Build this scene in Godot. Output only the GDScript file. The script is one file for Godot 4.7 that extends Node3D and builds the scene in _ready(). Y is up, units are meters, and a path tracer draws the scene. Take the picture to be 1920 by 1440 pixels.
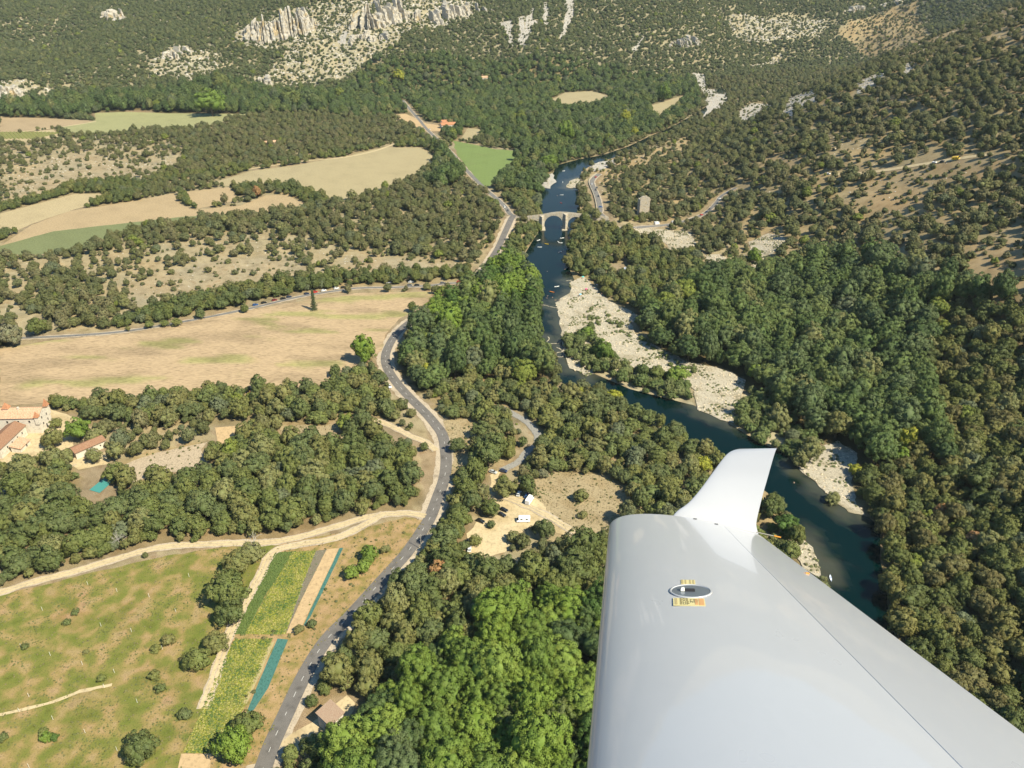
extends Node3D
# A wooded river valley seen from a small aeroplane. World metres: x to the east of the flight line, y up, north is -z ("d" below is the distance north, d = -z).

const CAM_H := 230.0
const PITCH := 28.6

const ZONES := [
	["slope_rocky",[-618.1,1880.4,-570.4,1979.6,-406.2,2044.5,-82.5,2214.8,-91.2,2078.8,-151.6,2008.0,-238.3,1885.1,-255.7,1827.6,-294.0,1762.0,-348.2,1674.4,-428.7,1644.3,-518.4,1628.0,-495.8,1755.5,-483.4,1804.4,-602.5,1822.0]],
	["slope_rocky",[-744.1,1646.0,-721.9,1801.9,-632.4,1767.6,-570.3,1703.4,-596.9,1648.1,-619.6,1589.2,-693.7,1622.6]],
	["slope_rocky",[-939.8,1506.6,-887.5,1517.6,-828.4,1490.4,-848.4,1432.7,-893.8,1415.0]],
	["slope_rocky",[585.3,2335.9,800.4,2464.5,897.1,2379.7,841.0,2286.9,683.8,2239.9,593.6,2229.3]],
	["slope_rocky",[545.0,2009.5,720.3,2214.1,685.1,2128.2,581.8,2050.6]],
	["slope_open",[882.4,2326.6,1052.9,2443.2,1130.6,2396.2,875.5,1468.9,572.0,934.0,574.8,1076.0,521.4,1041.4,499.0,1061.7,911.0,2057.0,924.3,2270.8]],
	["slope_dense",[89.1,921.6,157.5,1051.9,282.5,1240.7,339.4,1156.8,384.5,963.3,454.2,938.6,491.7,780.8,337.1,478.1,298.6,555.4,257.0,662.9,227.0,724.8,179.1,741.2,99.7,743.3]],
	["slope_open",[92.0,1038.1,177.1,1087.7,266.2,1200.9,256.4,1115.2,184.0,1038.1,143.8,949.5,107.1,910.9,99.4,963.8]],
	["slope_open",[373.1,945.9,386.5,874.5,379.6,776.1,354.8,760.5,334.7,818.3]],
	["slope_sparse",[332.4,750.7,359.3,746.8,388.3,729.2,416.5,688.1,423.4,660.8,409.1,662.5,388.8,679.5,374.1,683.5,359.2,658.0,343.8,660.5,330.3,679.8,311.0,715.5]],
	["slope_sparse",[335.1,540.0,361.7,564.6,378.6,556.0,331.1,465.5,325.5,485.4,314.4,509.8]],
	["slope_sparse",[300.0,920.0,320.2,855.6,310.1,839.8,290.9,866.7]],
	["scrub_open",[-741.1,1143.7,-681.7,1192.7,-623.7,1222.8,-498.0,1174.2,-437.6,1073.6,-424.7,982.5,-442.7,928.9,-488.5,944.6,-508.2,868.7,-541.9,802.5]],
	["scrub_sparse",[-614.7,950.0,-616.5,1067.6,-582.3,1086.6,-505.5,1012.6,-475.5,1041.3,-447.3,1041.5,-439.5,969.0,-495.1,944.7,-520.4,892.7,-555.9,846.3]],
	["hedge",[-549.8,816.9,-532.9,848.8,-518.9,884.8,-518.7,927.8,-473.3,941.0,-430.8,920.0,-419.0,888.7,-454.3,871.3,-495.3,868.3,-513.9,814.5,-527.8,779.7]],
	["scrub_dense",[-404.5,1260.6,-294.9,1389.4,-180.6,1359.6,-103.0,1176.4,-197.0,1120.9,-232.1,1068.2,-339.3,969.1,-372.1,948.3,-421.0,923.6,-444.3,965.0,-438.3,1037.2,-475.7,1157.2]],
	["hedge",[-444.4,949.4,-376.3,980.0,-309.3,1031.4,-235.0,1083.2,-185.7,1147.3,-167.8,1128.7,-226.4,1039.1,-298.0,989.1,-363.7,943.1,-424.4,916.5]],
	["hedge",[-388.6,881.2,-371.8,869.0,-337.4,818.4,-338.3,802.0,-359.6,828.6]],
	["hedge",[-329.6,907.6,-316.9,938.5,-295.3,908.2,-292.5,877.1,-310.8,858.0]],
	["hedge",[-338.9,822.6,-330.8,846.3,-311.9,833.6,-320.7,816.6]],
	["hedge",[-289.7,910.4,-273.0,918.5,-232.5,880.8,-190.4,840.7,-207.8,823.2,-234.5,838.2,-262.0,876.5]],
	["hedge",[-488.9,713.0,-483.1,758.0,-462.2,813.2,-456.9,863.0,-438.6,876.1,-413.6,860.5,-430.3,818.3,-453.0,783.6,-466.0,726.9,-474.6,688.7]],
	["scrub_dense",[-390.2,687.9,-368.8,729.8,-334.6,748.7,-298.2,783.3,-230.5,822.1,-188.0,840.9,-144.9,867.8,-100.5,908.2,-58.1,935.7,-34.2,896.5,-5.3,751.8,-9.6,667.6,-46.9,647.0,-96.0,663.9,-136.3,675.0,-183.2,711.4,-230.5,735.9,-278.5,723.2,-318.1,705.8,-361.5,658.1]],
	["scrub_open",[-437.6,625.1,-421.2,645.1,-386.0,659.3,-317.0,702.5,-277.4,719.7,-229.6,732.3,-182.9,709.7,-125.9,670.4,-51.5,644.4,-36.6,627.8,-72.4,618.9,-118.0,620.4,-178.8,609.8,-236.2,569.3,-280.0,533.2,-320.5,502.8,-360.1,491.9]],
	["scrub_dense",[-383.4,553.5,-402.3,610.9,-378.6,617.0,-344.1,592.1,-309.5,563.6,-293.4,532.2,-306.0,512.7,-331.8,517.6,-356.9,527.6]],
	["scrub_sparse",[-312.5,589.0,-288.1,627.1,-256.2,655.1,-211.8,666.0,-178.3,645.6,-178.0,624.6,-211.6,599.9,-245.2,570.6,-272.8,554.9,-290.9,539.5]],
	["scrub_sparse",[-154.5,667.7,-95.2,656.7,-51.4,643.1,-41.4,631.9,-82.6,628.6,-119.5,629.8,-148.9,639.2]],
	["hedge",[-290.0,508.3,-276.9,527.4,-256.7,547.1,-234.3,565.2,-199.2,588.7,-160.2,607.5,-116.7,613.6,-58.9,621.8,-34.3,627.4,-30.9,601.6,-56.6,592.7,-113.4,593.2,-154.1,579.9,-191.7,547.7,-220.8,525.6,-252.3,505.6,-281.2,497.3]],
	["low_wood",[-308.4,404.4,-260.1,404.1,-214.1,409.7,-167.6,417.0,-116.0,421.5,-108.6,434.6,-107.6,466.0,-93.6,468.0,-84.3,435.1,-79.6,412.5,-67.5,385.2,-67.5,369.4,-78.4,372.1,-96.1,370.3,-125.4,367.3,-160.8,366.1,-175.7,374.6,-204.4,370.5,-234.5,376.8,-249.2,369.8,-268.0,385.6,-298.2,387.0]],
	["low_wood",[-262.3,325.6,-255.7,335.7,-229.2,332.9,-215.4,324.3,-227.6,316.4,-250.0,304.5]],
	["oak_wood",[-250.7,306.2,-238.5,312.5,-228.8,319.1,-214.5,322.9,-192.5,316.0,-178.2,320.5,-155.8,318.3,-157.9,332.2,-159.3,344.5,-144.5,361.8,-117.9,361.4,-83.6,367.6,-70.1,356.7,-57.7,346.3,-47.2,322.8,-44.8,304.8,-48.8,294.3,-65.3,289.2,-79.6,285.4,-97.3,276.4,-113.2,272.1,-135.1,272.8,-155.3,269.2,-177.0,259.2,-197.2,249.0,-206.1,240.8,-211.7,239.1]],
	["low_wood",[-55.7,399.8,-42.5,413.4,-20.4,434.6,13.4,427.1,26.1,413.1,57.1,397.9,80.0,382.4,104.6,353.8,105.9,328.4,87.0,296.9,69.9,286.8,55.8,292.9,48.2,316.8,32.6,323.2,10.9,324.8,0.0,339.5,-15.9,352.3,-27.3,374.3,-38.5,382.8]],
	["oak_wood",[-34.7,315.1,-30.0,324.4,-16.6,329.5,-5.5,327.2,-2.7,320.2,-14.6,311.0,-23.7,308.6]],
	["scrub_sparse",[-40.6,380.1,-21.4,377.7,-19.3,363.5,-25.4,349.9,-21.1,337.2,-24.4,320.4,-30.5,322.6,-30.4,342.0,-35.6,363.1]],
	["scrub_sparse",[-1.5,380.5,12.0,368.7,16.1,355.0,12.8,342.2,1.4,332.6,-2.9,345.0,7.3,352.6]],
	["tall_wood",[-73.9,452.3,-70.5,473.4,-62.4,520.1,-60.8,553.6,-38.1,575.6,-30.7,620.2,-9.3,639.2,14.5,622.8,21.6,561.5,18.4,509.5,16.4,464.9,23.6,433.5,20.3,417.7,0.0,424.8,-20.2,432.3,-36.5,425.1,-60.0,403.8,-68.9,418.6]],
	["bright_wood",[-34.4,603.4,-13.8,636.4,14.5,622.8,23.0,567.2,19.8,529.3,1.9,519.3,-26.1,539.8]],
	["bright_wood",[-61.4,551.5,-41.2,556.3,-30.7,509.7,-40.4,482.3,-60.5,500.6]],
	["low_wood",[-32.1,834.2,-6.0,868.3,24.7,892.6,35.0,868.7,33.5,793.4,2.8,800.4,-17.1,812.6]],
	["river_trees",[1.0,705.7,21.2,749.2,32.9,748.7,25.7,689.6,11.5,634.0,-8.4,647.8]],
	["camp_wood",[-351.8,1582.3,-292.7,1753.9,-115.9,1808.4,47.7,1865.0,230.0,1880.0,410.0,1858.7,349.0,1506.6,259.0,1296.3,172.4,1165.1,93.2,1056.1,55.5,1017.6,27.8,1017.9,10.9,1069.7,3.9,1143.7,-48.3,1200.4,-87.4,1182.9,-116.4,1244.0,-173.3,1376.6,-238.0,1381.4,-310.8,1379.7]],
	["camp_wood",[0.0,1132.1,62.0,1151.9,61.0,1017.6,38.3,892.9,33.4,857.2,0.0,880.3,-21.6,892.7,-16.2,944.9,3.4,981.0]],
	["tall_wood",[-885.8,1402.2,-817.1,1447.5,-738.9,1486.9,-611.4,1537.6,-585.3,1613.4,-530.6,1600.9,-375.7,1598.5,-330.9,1487.9,-339.9,1430.4,-449.7,1387.0,-610.9,1399.6,-715.6,1386.4,-796.0,1332.7,-853.0,1339.2]],
	["tall_wood",[-115.6,1127.6,-97.4,1128.1,-75.2,1022.8,-58.0,961.9,-59.3,914.3,-80.9,900.7,-100.8,913.4,-93.4,990.1]],
	["hedge",[-170.1,1118.1,-155.4,1219.6,-102.5,1171.3,-112.2,1121.7,-143.9,1120.0]],
	["river_trees",[69.1,786.1,78.9,746.2,123.0,722.2,140.7,643.5,163.9,669.7,162.5,615.6,161.2,590.2,119.1,547.9,87.9,528.2,77.4,547.0,68.7,583.1,48.9,607.6,51.2,671.2,61.6,721.3]],
	["tall_wood",[86.8,527.2,118.6,547.0,168.5,604.7,211.4,618.5,264.4,618.4,292.9,542.8,312.8,493.8,322.1,450.1,329.1,422.9,238.8,270.2,217.4,307.8,207.4,328.5,187.2,331.7,176.8,331.7,173.8,346.0,161.6,369.2,147.2,381.1,145.1,406.7,127.2,426.2,103.8,463.3,94.9,498.1]],
	["hill_wood",[178.0,332.7,210.9,334.1,223.4,317.6,245.4,278.8,170.7,149.5,141.8,168.4,137.7,199.6,145.4,223.4,163.9,272.1,166.8,287.5,167.6,312.9]],
	["hill_wood",[298.1,488.1,325.5,455.2,328.5,419.0,240.6,271.2,221.0,313.0,227.3,357.8,258.6,440.6]],
	["willow",[34.4,490.7,49.3,499.8,57.5,507.2,64.4,465.0,74.3,452.9,88.8,433.9,104.4,426.7,110.3,399.4,104.2,377.7,85.2,391.7,62.8,414.7,38.0,433.9,32.9,465.0]],
	["willow_open",[73.6,513.3,98.4,475.4,129.3,435.8,114.7,430.7,91.9,457.3,76.7,491.1]],
	["willow_open",[50.4,538.5,66.1,554.4,76.0,533.4,85.4,513.6,77.2,495.1,61.6,508.9,52.4,513.6]],
	["river_trees",[72.6,385.0,93.2,424.8,110.3,410.8,105.3,379.0,109.4,350.7,106.1,330.3,89.8,311.6,78.0,335.2]],
	["willow",[137.6,409.5,158.7,412.9,155.0,385.0,161.5,367.3,165.7,345.4,157.2,329.3,146.2,329.3,134.1,344.4,123.4,360.5]],
	["river_trees",[115.1,302.8,128.7,292.3,131.9,273.8,126.3,258.4,113.8,237.2,102.4,243.4]],
	["oak_wood",[-58.9,235.5,-50.0,250.7,-45.1,257.3,-38.4,271.6,-34.4,299.3,-23.4,305.0,-17.4,298.6,-19.7,271.6,-21.1,253.8,-13.6,249.8,0.0,255.7,23.3,260.2,43.1,271.2,36.2,237.5,25.6,228.6,0.0,222.7,-12.1,208.9,-23.6,201.2,-39.7,203.4,-48.6,184.9,-55.9,183.9,-65.3,179.6,-73.5,170.6,-78.7,183.1,-72.2,206.5,-64.1,219.0]],
	["plane_wood",[-51.4,145.0,-51.5,170.4,-47.4,180.3,-35.2,185.3,-30.8,197.1,-15.5,199.4,-11.1,213.8,8.4,226.8,21.1,227.8,71.1,224.9,54.5,144.7]],
	["low_wood",[-75.1,154.9,-75.8,163.4,-70.4,164.7,-60.0,165.8,-57.4,154.7]],
	["bare",[71.6,1553.7,108.7,1659.1,164.6,1677.5,188.3,1612.9,158.6,1503.3,97.3,1473.1]],
	["bare",[261.0,1510.8,342.3,1620.6,319.6,1541.1,245.7,1368.9]],
	["bare",[-76.1,1190.3,-68.3,1277.2,-46.2,1255.7,-64.1,1189.6]],
	["bare",[-205.6,333.8,-192.1,345.5,-166.0,357.2,-164.5,344.4,-154.7,326.5,-167.1,320.6,-181.3,318.8,-191.8,311.8]],
	["bare",[-168.2,370.8,-152.7,372.5,-150.0,357.7,-157.3,344.3]],
	["bare",[-134.2,373.6,-109.1,372.6,-92.9,376.7,-89.8,350.6,-108.4,355.7,-128.0,357.8]],
	["bare",[-266.8,371.4,-254.2,377.5,-247.5,377.6,-240.9,355.2,-244.1,346.2,-253.9,351.2]],
	["bare",[-228.6,336.8,-209.3,333.8,-191.4,299.0,-210.5,301.0]],
	["bare",[-82.1,373.9,-68.8,377.0,-59.1,364.7,-65.1,360.2,-77.7,365.6]],
	["bare",[-71.6,354.8,-60.5,371.3,-42.8,349.9,-40.2,330.0,-42.4,309.4,-47.3,318.3,-47.6,334.7,-56.7,352.3]],
	["bare",[-76.1,264.7,-45.6,290.5,-40.2,286.6,-50.2,257.4,-65.4,226.3,-78.2,195.0,-84.2,181.3,-84.9,164.7,-84.7,190.4]],
	["bare",[-81.4,431.8,-71.9,450.9,-78.6,475.2,-76.4,502.0,-83.4,483.7]],
	["bare",[13.3,421.8,24.5,411.6,22.6,405.0,13.0,408.3]],
	["bare",[-81.4,431.8,-89.9,442.7,-100.0,483.3,-88.0,531.3,-77.6,511.5,-89.5,474.9]],
	["bare",[88.4,638.4,101.7,640.8,96.8,614.4,87.1,608.3]],
	["bare",[-78.0,170.6,-67.3,181.1,-59.6,190.0,-54.9,187.2,-50.6,179.8,-51.5,168.3,-53.1,160.5,-62.7,160.6,-71.2,166.5]],
	["bare",[-175.4,1351.8,-114.0,1315.0,-92.6,1257.6,-132.2,1231.4]],
	["bare",[128.9,795.1,149.6,802.0,146.5,782.5,128.2,772.3]],
	["bare",[-302.4,392.0,-271.7,390.5,-260.2,371.5,-257.4,344.2,-268.3,333.8]],
	["bare",[-236.0,338.7,-220.5,351.0,-215.2,345.8,-226.6,333.8]],
	["bare",[-864.9,1355.8,-814.5,1362.0,-699.4,1343.4,-728.6,1282.6,-787.2,1221.5]],
	["bare",[-724.8,1278.5,-699.9,1348.2,-728.6,1406.2,-676.4,1418.7,-459.6,1415.2,-481.0,1370.5,-489.1,1296.0,-596.1,1252.6,-680.6,1221.1]],
	["bare",[-784.8,1217.4,-727.6,1264.4,-685.3,1203.3,-705.5,1176.7,-731.5,1152.9,-761.4,1177.2]],
	["bare",[-364.4,915.5,-331.1,984.5,-278.4,1018.1,-224.7,1066.0,-184.1,1134.1,-130.4,1133.6,-107.6,1076.6,-105.4,1013.7,-123.9,945.8,-155.9,879.0,-184.0,849.2,-202.0,849.9,-251.9,908.8,-286.5,920.4,-326.8,907.0]],
	["bare",[-473.5,685.4,-481.3,753.4,-470.5,805.5,-414.4,847.1,-387.4,876.6,-359.5,827.1,-338.4,808.8,-295.5,826.3,-279.1,871.0,-255.3,872.5,-224.8,830.4,-230.0,818.4,-275.9,799.0,-311.9,789.4,-341.8,765.9,-370.1,743.2,-388.7,715.2,-393.9,673.9,-424.9,659.2,-456.5,656.2]],
	["bare",[-459.8,661.8,-473.5,685.4,-448.6,731.8,-383.9,762.9,-347.6,780.9,-312.6,791.4,-340.4,762.2,-370.1,743.2,-387.2,711.9,-393.9,673.9,-426.4,662.1]],
	["bare",[-539.4,797.1,-523.6,829.9,-502.0,879.3,-459.5,880.3,-454.9,844.6,-470.5,805.5,-483.4,757.1,-487.5,709.3]],
	["bare",[-374.7,883.5,-332.3,904.6,-313.6,869.2,-308.9,842.7,-336.6,814.9,-359.0,851.0]],
	["bare",[-349.0,471.5,-319.7,485.2,-269.1,497.2,-220.6,522.4,-154.9,562.2,-119.7,576.0,-63.5,578.6,-65.6,556.3,-83.9,521.2,-89.8,494.4,-88.2,468.2,-103.7,442.4,-114.9,417.2,-144.6,414.9,-167.2,413.4,-213.6,406.3,-259.6,400.8,-303.5,393.9]],
	["bare",[-87.7,1183.2,-69.3,1167.5,-22.8,1121.9,9.0,1112.0,6.5,1051.8,-2.7,1000.6,-18.4,955.5,-21.6,918.5,-32.6,903.5,-50.2,974.1,-63.6,1034.8,-78.5,1102.3]],
	["bare",[-222.7,233.0,-213.1,238.7,-189.8,249.6,-156.5,263.3,-125.9,271.4,-106.7,272.1,-109.0,263.2,-108.0,251.4,-110.0,221.2,-108.1,202.6,-109.9,169.8,-104.9,149.8,-194.4,149.6]],
	["scattered",[-106.5,271.4,-79.1,280.0,-50.6,289.8,-40.3,288.1,-50.4,259.1,-66.8,227.8,-79.2,199.4,-80.3,188.0,-84.3,162.7,-98.2,157.1,-109.9,169.8,-108.1,202.6,-110.0,221.2,-108.0,251.4,-109.0,263.2]],
	["bare",[-106.3,266.4,-96.7,267.0,-102.6,241.8,-105.3,218.4,-109.7,218.4,-108.0,235.7,-106.9,251.4]],
	["bare",[-98.4,266.3,-88.1,267.3,-88.7,251.3,-89.3,218.2,-105.3,218.4,-102.1,242.4]],
	["bare",[-88.1,267.3,-83.3,268.3,-87.7,234.0,-89.0,218.8,-90.7,218.8,-88.8,248.0]],
	["bare",[-83.3,268.3,-77.9,268.9,-80.9,243.1,-84.0,218.7,-89.0,218.8,-86.9,240.1]],
	["bare",[-77.7,268.9,-76.0,268.9,-79.4,241.5,-81.3,227.2,-83.2,220.9,-80.8,242.8]],
	["bare",[-91.5,216.1,-87.3,215.5,-88.7,192.7,-91.1,183.1,-93.4,180.9,-93.0,192.8]],
	["bare",[-108.2,215.7,-93.4,216.4,-93.9,202.0,-95.3,180.9,-100.4,166.3,-109.6,166.4,-109.7,179.3,-109.1,199.6]],
	["bare",[-110.2,166.0,-100.2,165.9,-97.7,157.1,-108.6,157.1]],
	["bare",[-94.2,213.9,-92.1,214.5,-93.2,199.5,-94.6,185.8,-96.0,186.3,-94.9,198.6]],
	["bare",[-24.6,314.0,-10.5,314.3,-11.5,325.7,-5.0,331.5,-8.1,318.8,-6.9,309.4,-1.3,306.4,6.6,307.7,11.6,306.0,18.6,297.8,22.1,286.8,33.1,276.5,30.4,274.3,19.8,279.8,9.0,285.0,3.7,279.2,-1.2,268.0,-9.2,262.5,-12.8,256.6,-21.6,259.9,-19.1,266.0,-20.7,278.1,-15.4,289.1,-8.9,290.0,-5.7,297.0,-9.2,305.0,-15.9,309.3]],
	["scattered",[11.1,330.4,27.6,327.6,49.2,323.8,58.4,306.6,53.2,286.8,41.4,274.8,31.3,275.8,20.6,286.0,12.6,305.1]],
	["scattered",[-39.8,377.6,-22.3,382.1,-19.1,372.3,-25.7,354.5,-21.4,342.7,-25.4,318.5,-32.0,319.8,-31.5,345.0,-36.5,366.2]],
	["bare",[-78.0,169.4,-75.5,173.1,-67.0,180.0,-59.5,189.3,-55.1,186.5,-57.1,176.7,-60.9,170.5,-66.2,168.1,-73.8,166.2]],
	["bare",[-315.1,392.1,-271.7,390.5,-249.3,379.9,-240.4,354.1,-225.2,336.8,-217.1,349.9,-211.7,334.8,-224.7,330.0,-246.2,344.6,-253.3,336.7,-276.3,328.6]],
	["scattered",[-204.2,333.8,-191.7,344.5,-166.9,355.6,-167.4,346.9,-158.8,333.6,-169.8,327.9,-183.9,325.2,-193.6,317.0]],
	["scattered",[-134.1,373.1,-108.9,371.5,-92.9,375.0,-92.7,357.9,-110.1,363.2,-127.9,363.1]],
	["bare",[-167.8,369.7,-152.9,371.9,-151.6,360.9,-159.0,349.4]],
	["bare",[46.6,596.2,60.1,611.1,66.2,590.2,70.4,567.2,79.0,550.8,89.3,535.1,101.0,520.1,86.5,514.6,87.8,496.2,99.5,475.3,116.6,451.2,132.3,443.5,140.9,436.1,146.5,425.4,140.4,408.3,130.6,389.1,128.1,373.0,120.4,378.9,109.6,389.1,111.6,413.6,105.2,431.8,88.9,436.1,69.3,443.6,47.5,431.8,38.0,442.1,34.6,467.1,35.7,505.3,34.1,540.4,33.8,550.9,42.1,566.1,48.0,578.5]],
	["bare",[148.9,329.3,168.0,350.4,179.3,355.8,184.0,345.2,179.4,329.3,171.5,319.0,167.7,302.2,168.2,290.6,161.0,293.0,156.7,303.5,153.4,316.7]],
	["bare",[131.6,276.3,134.1,267.8,134.2,256.6,131.2,248.7,127.4,254.9,126.1,265.3]],
	["bare",[63.9,903.4,69.7,933.8,81.8,949.7,82.8,920.9,78.9,903.4,68.6,898.5]],
	["bare",[173.2,660.7,186.1,666.6,194.4,646.3,184.0,623.1,167.6,623.0]],
	["bare",[220.5,694.8,244.0,712.2,254.0,693.7,239.9,662.8,221.8,647.6,207.1,601.7,198.9,604.0,215.8,655.9]],
	["bare",[116.7,726.1,137.1,735.6,173.9,734.8,172.7,699.3,159.5,663.7,144.2,664.0,144.4,698.5,123.8,705.3]],
	["scree",[474.5,1407.0,482.4,1379.8,488.7,1317.3,409.4,1069.6,392.3,1075.7,384.4,1092.0,366.9,1048.8,363.0,1082.0]],
	["scree",[416.5,1472.8,457.7,1534.2,480.1,1510.9,417.2,1284.5,358.8,1131.7,413.4,1335.6,347.2,1149.9,339.8,1175.1,371.2,1323.0]],
	["scree",[453.6,1074.9,479.4,1107.5,538.2,1207.4,477.2,1046.1,462.9,1035.6,448.7,1025.9,429.2,1013.7]],
	["scree",[518.3,1098.8,524.0,1087.7,496.3,1026.6,477.3,985.8,486.7,1026.4]],
	["scree",[414.7,950.3,436.1,961.8,426.6,944.9,410.4,941.4]],
	["scree",[-32.1,2038.7,1.3,2050.6,-1.3,1990.2,2.4,1910.5,-6.1,1918.8,-13.7,1976.0]],
	["scree",[15.5,2057.5,42.9,2077.1,51.1,2219.6,57.9,2217.8,51.4,2048.1,66.8,2045.6,44.1,1997.9,40.9,1954.6,27.9,1904.4,15.9,1917.4]],
	["scree",[79.8,2211.5,94.7,2206.6,88.3,2032.7,73.9,2024.1]],
	["scree",[133.8,2248.1,167.7,2254.1,152.9,2124.7,139.3,2067.1,122.1,1985.9,107.5,1940.9,122.7,2049.4,134.7,2133.3]],
	["scree",[276.7,1967.6,318.6,2052.3,322.0,2047.9,292.5,1971.7]],
	["scree",[-381.6,1834.8,-375.4,1888.4,-364.8,1873.7,-363.1,1828.7,-371.8,1824.0]],
	["scree",[424.2,1939.2,456.5,1941.3,408.9,1729.0,445.0,1705.7,419.0,1573.8,370.7,1443.7,317.6,1352.1,354.5,1461.0,385.1,1621.7,396.6,1745.6]],
	["scree",[101.1,1012.2,116.8,1036.8,135.9,1049.5,137.2,1030.6,115.9,994.4,102.6,982.9]],
	["scree",[35.1,903.4,41.0,960.5,50.8,971.6,51.3,928.6,43.6,898.5]],
	["bare",[69.5,1554.1,109.1,1666.7,165.4,1685.6,190.4,1612.8,158.1,1497.6,96.9,1467.2]],
	["bare",[258.0,1504.5,345.8,1627.7,319.4,1534.8,243.9,1358.4]],
	["bare",[-78.1,1182.8,-70.0,1277.2,-44.0,1264.1,-62.1,1182.0]],
	["bare",[-211.2,312.2,-208.6,322.1,-202.6,319.8,-204.9,309.6]],
	["bare",[-202.0,268.9,-197.6,274.8,-190.8,279.3,-188.1,275.3,-193.8,266.9]],
	["bare",[-208.8,1398.5,-187.5,1414.2,-140.5,1316.7,-94.6,1287.1,-96.6,1253.8,-143.1,1256.3]],
	["willow",[34.4,490.7,49.3,499.8,57.5,507.2,64.4,465.0,74.3,452.9,88.8,433.9,104.4,426.7,110.3,399.4,104.2,377.7,85.2,391.7,62.8,414.7,38.0,433.9,32.9,465.0]],
	["willow_open",[73.6,513.3,98.4,475.4,129.3,435.8,114.7,430.7,91.9,457.3,76.7,491.1]],
	["willow_open",[50.4,538.5,66.1,554.4,76.0,533.4,85.4,513.6,77.2,495.1,61.6,508.9,52.4,513.6]],
	["willow",[137.6,409.5,158.7,412.9,155.0,385.0,161.5,367.3,165.7,345.4,157.2,329.3,146.2,329.3,134.1,344.4,123.4,360.5]],
	["water",[452.4,1769.4,442.1,1689.1,400.8,1553.9,358.3,1443.7,306.9,1357.2,255.0,1261.6,207.9,1177.6,174.0,1117.4,137.4,1062.5,106.4,1024.4,87.7,982.9,78.0,908.3,72.7,807.4,59.5,724.5,53.3,684.6,49.0,648.1,50.0,621.3,52.1,599.9,48.6,575.1,39.2,559.5,35.0,543.5,37.7,520.4,38.1,499.8,36.5,473.7,38.5,449.6,52.0,436.1,73.0,415.0,90.4,405.0,107.8,395.4,120.6,380.1,134.8,355.8,145.8,344.2,150.1,329.3,154.0,316.7,157.2,303.5,161.8,293.9,168.9,289.8,171.6,282.0,161.9,260.1,157.7,243.5,150.6,225.5,145.7,189.5,142.2,152.7,123.7,152.9,126.6,189.5,130.3,225.5,130.3,240.4,130.3,250.0,134.3,258.3,133.9,270.7,132.1,283.9,126.9,308.7,119.2,324.6,108.4,343.2,96.5,354.7,82.7,374.2,68.9,389.1,48.6,407.0,30.1,424.6,24.2,442.1,20.8,463.0,15.6,483.8,15.7,520.4,18.1,550.9,20.4,572.8,15.4,596.2,9.1,621.3,8.4,641.3,12.1,669.6,20.3,708.1,26.1,733.0,29.2,797.1,32.0,884.1,41.4,920.9,49.6,960.5,58.5,1018.3,89.7,1052.7,124.7,1079.1,169.4,1139.3,212.0,1214.1,260.9,1293.6,315.6,1399.2,369.7,1515.5,421.8,1687.5]],
]
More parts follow.
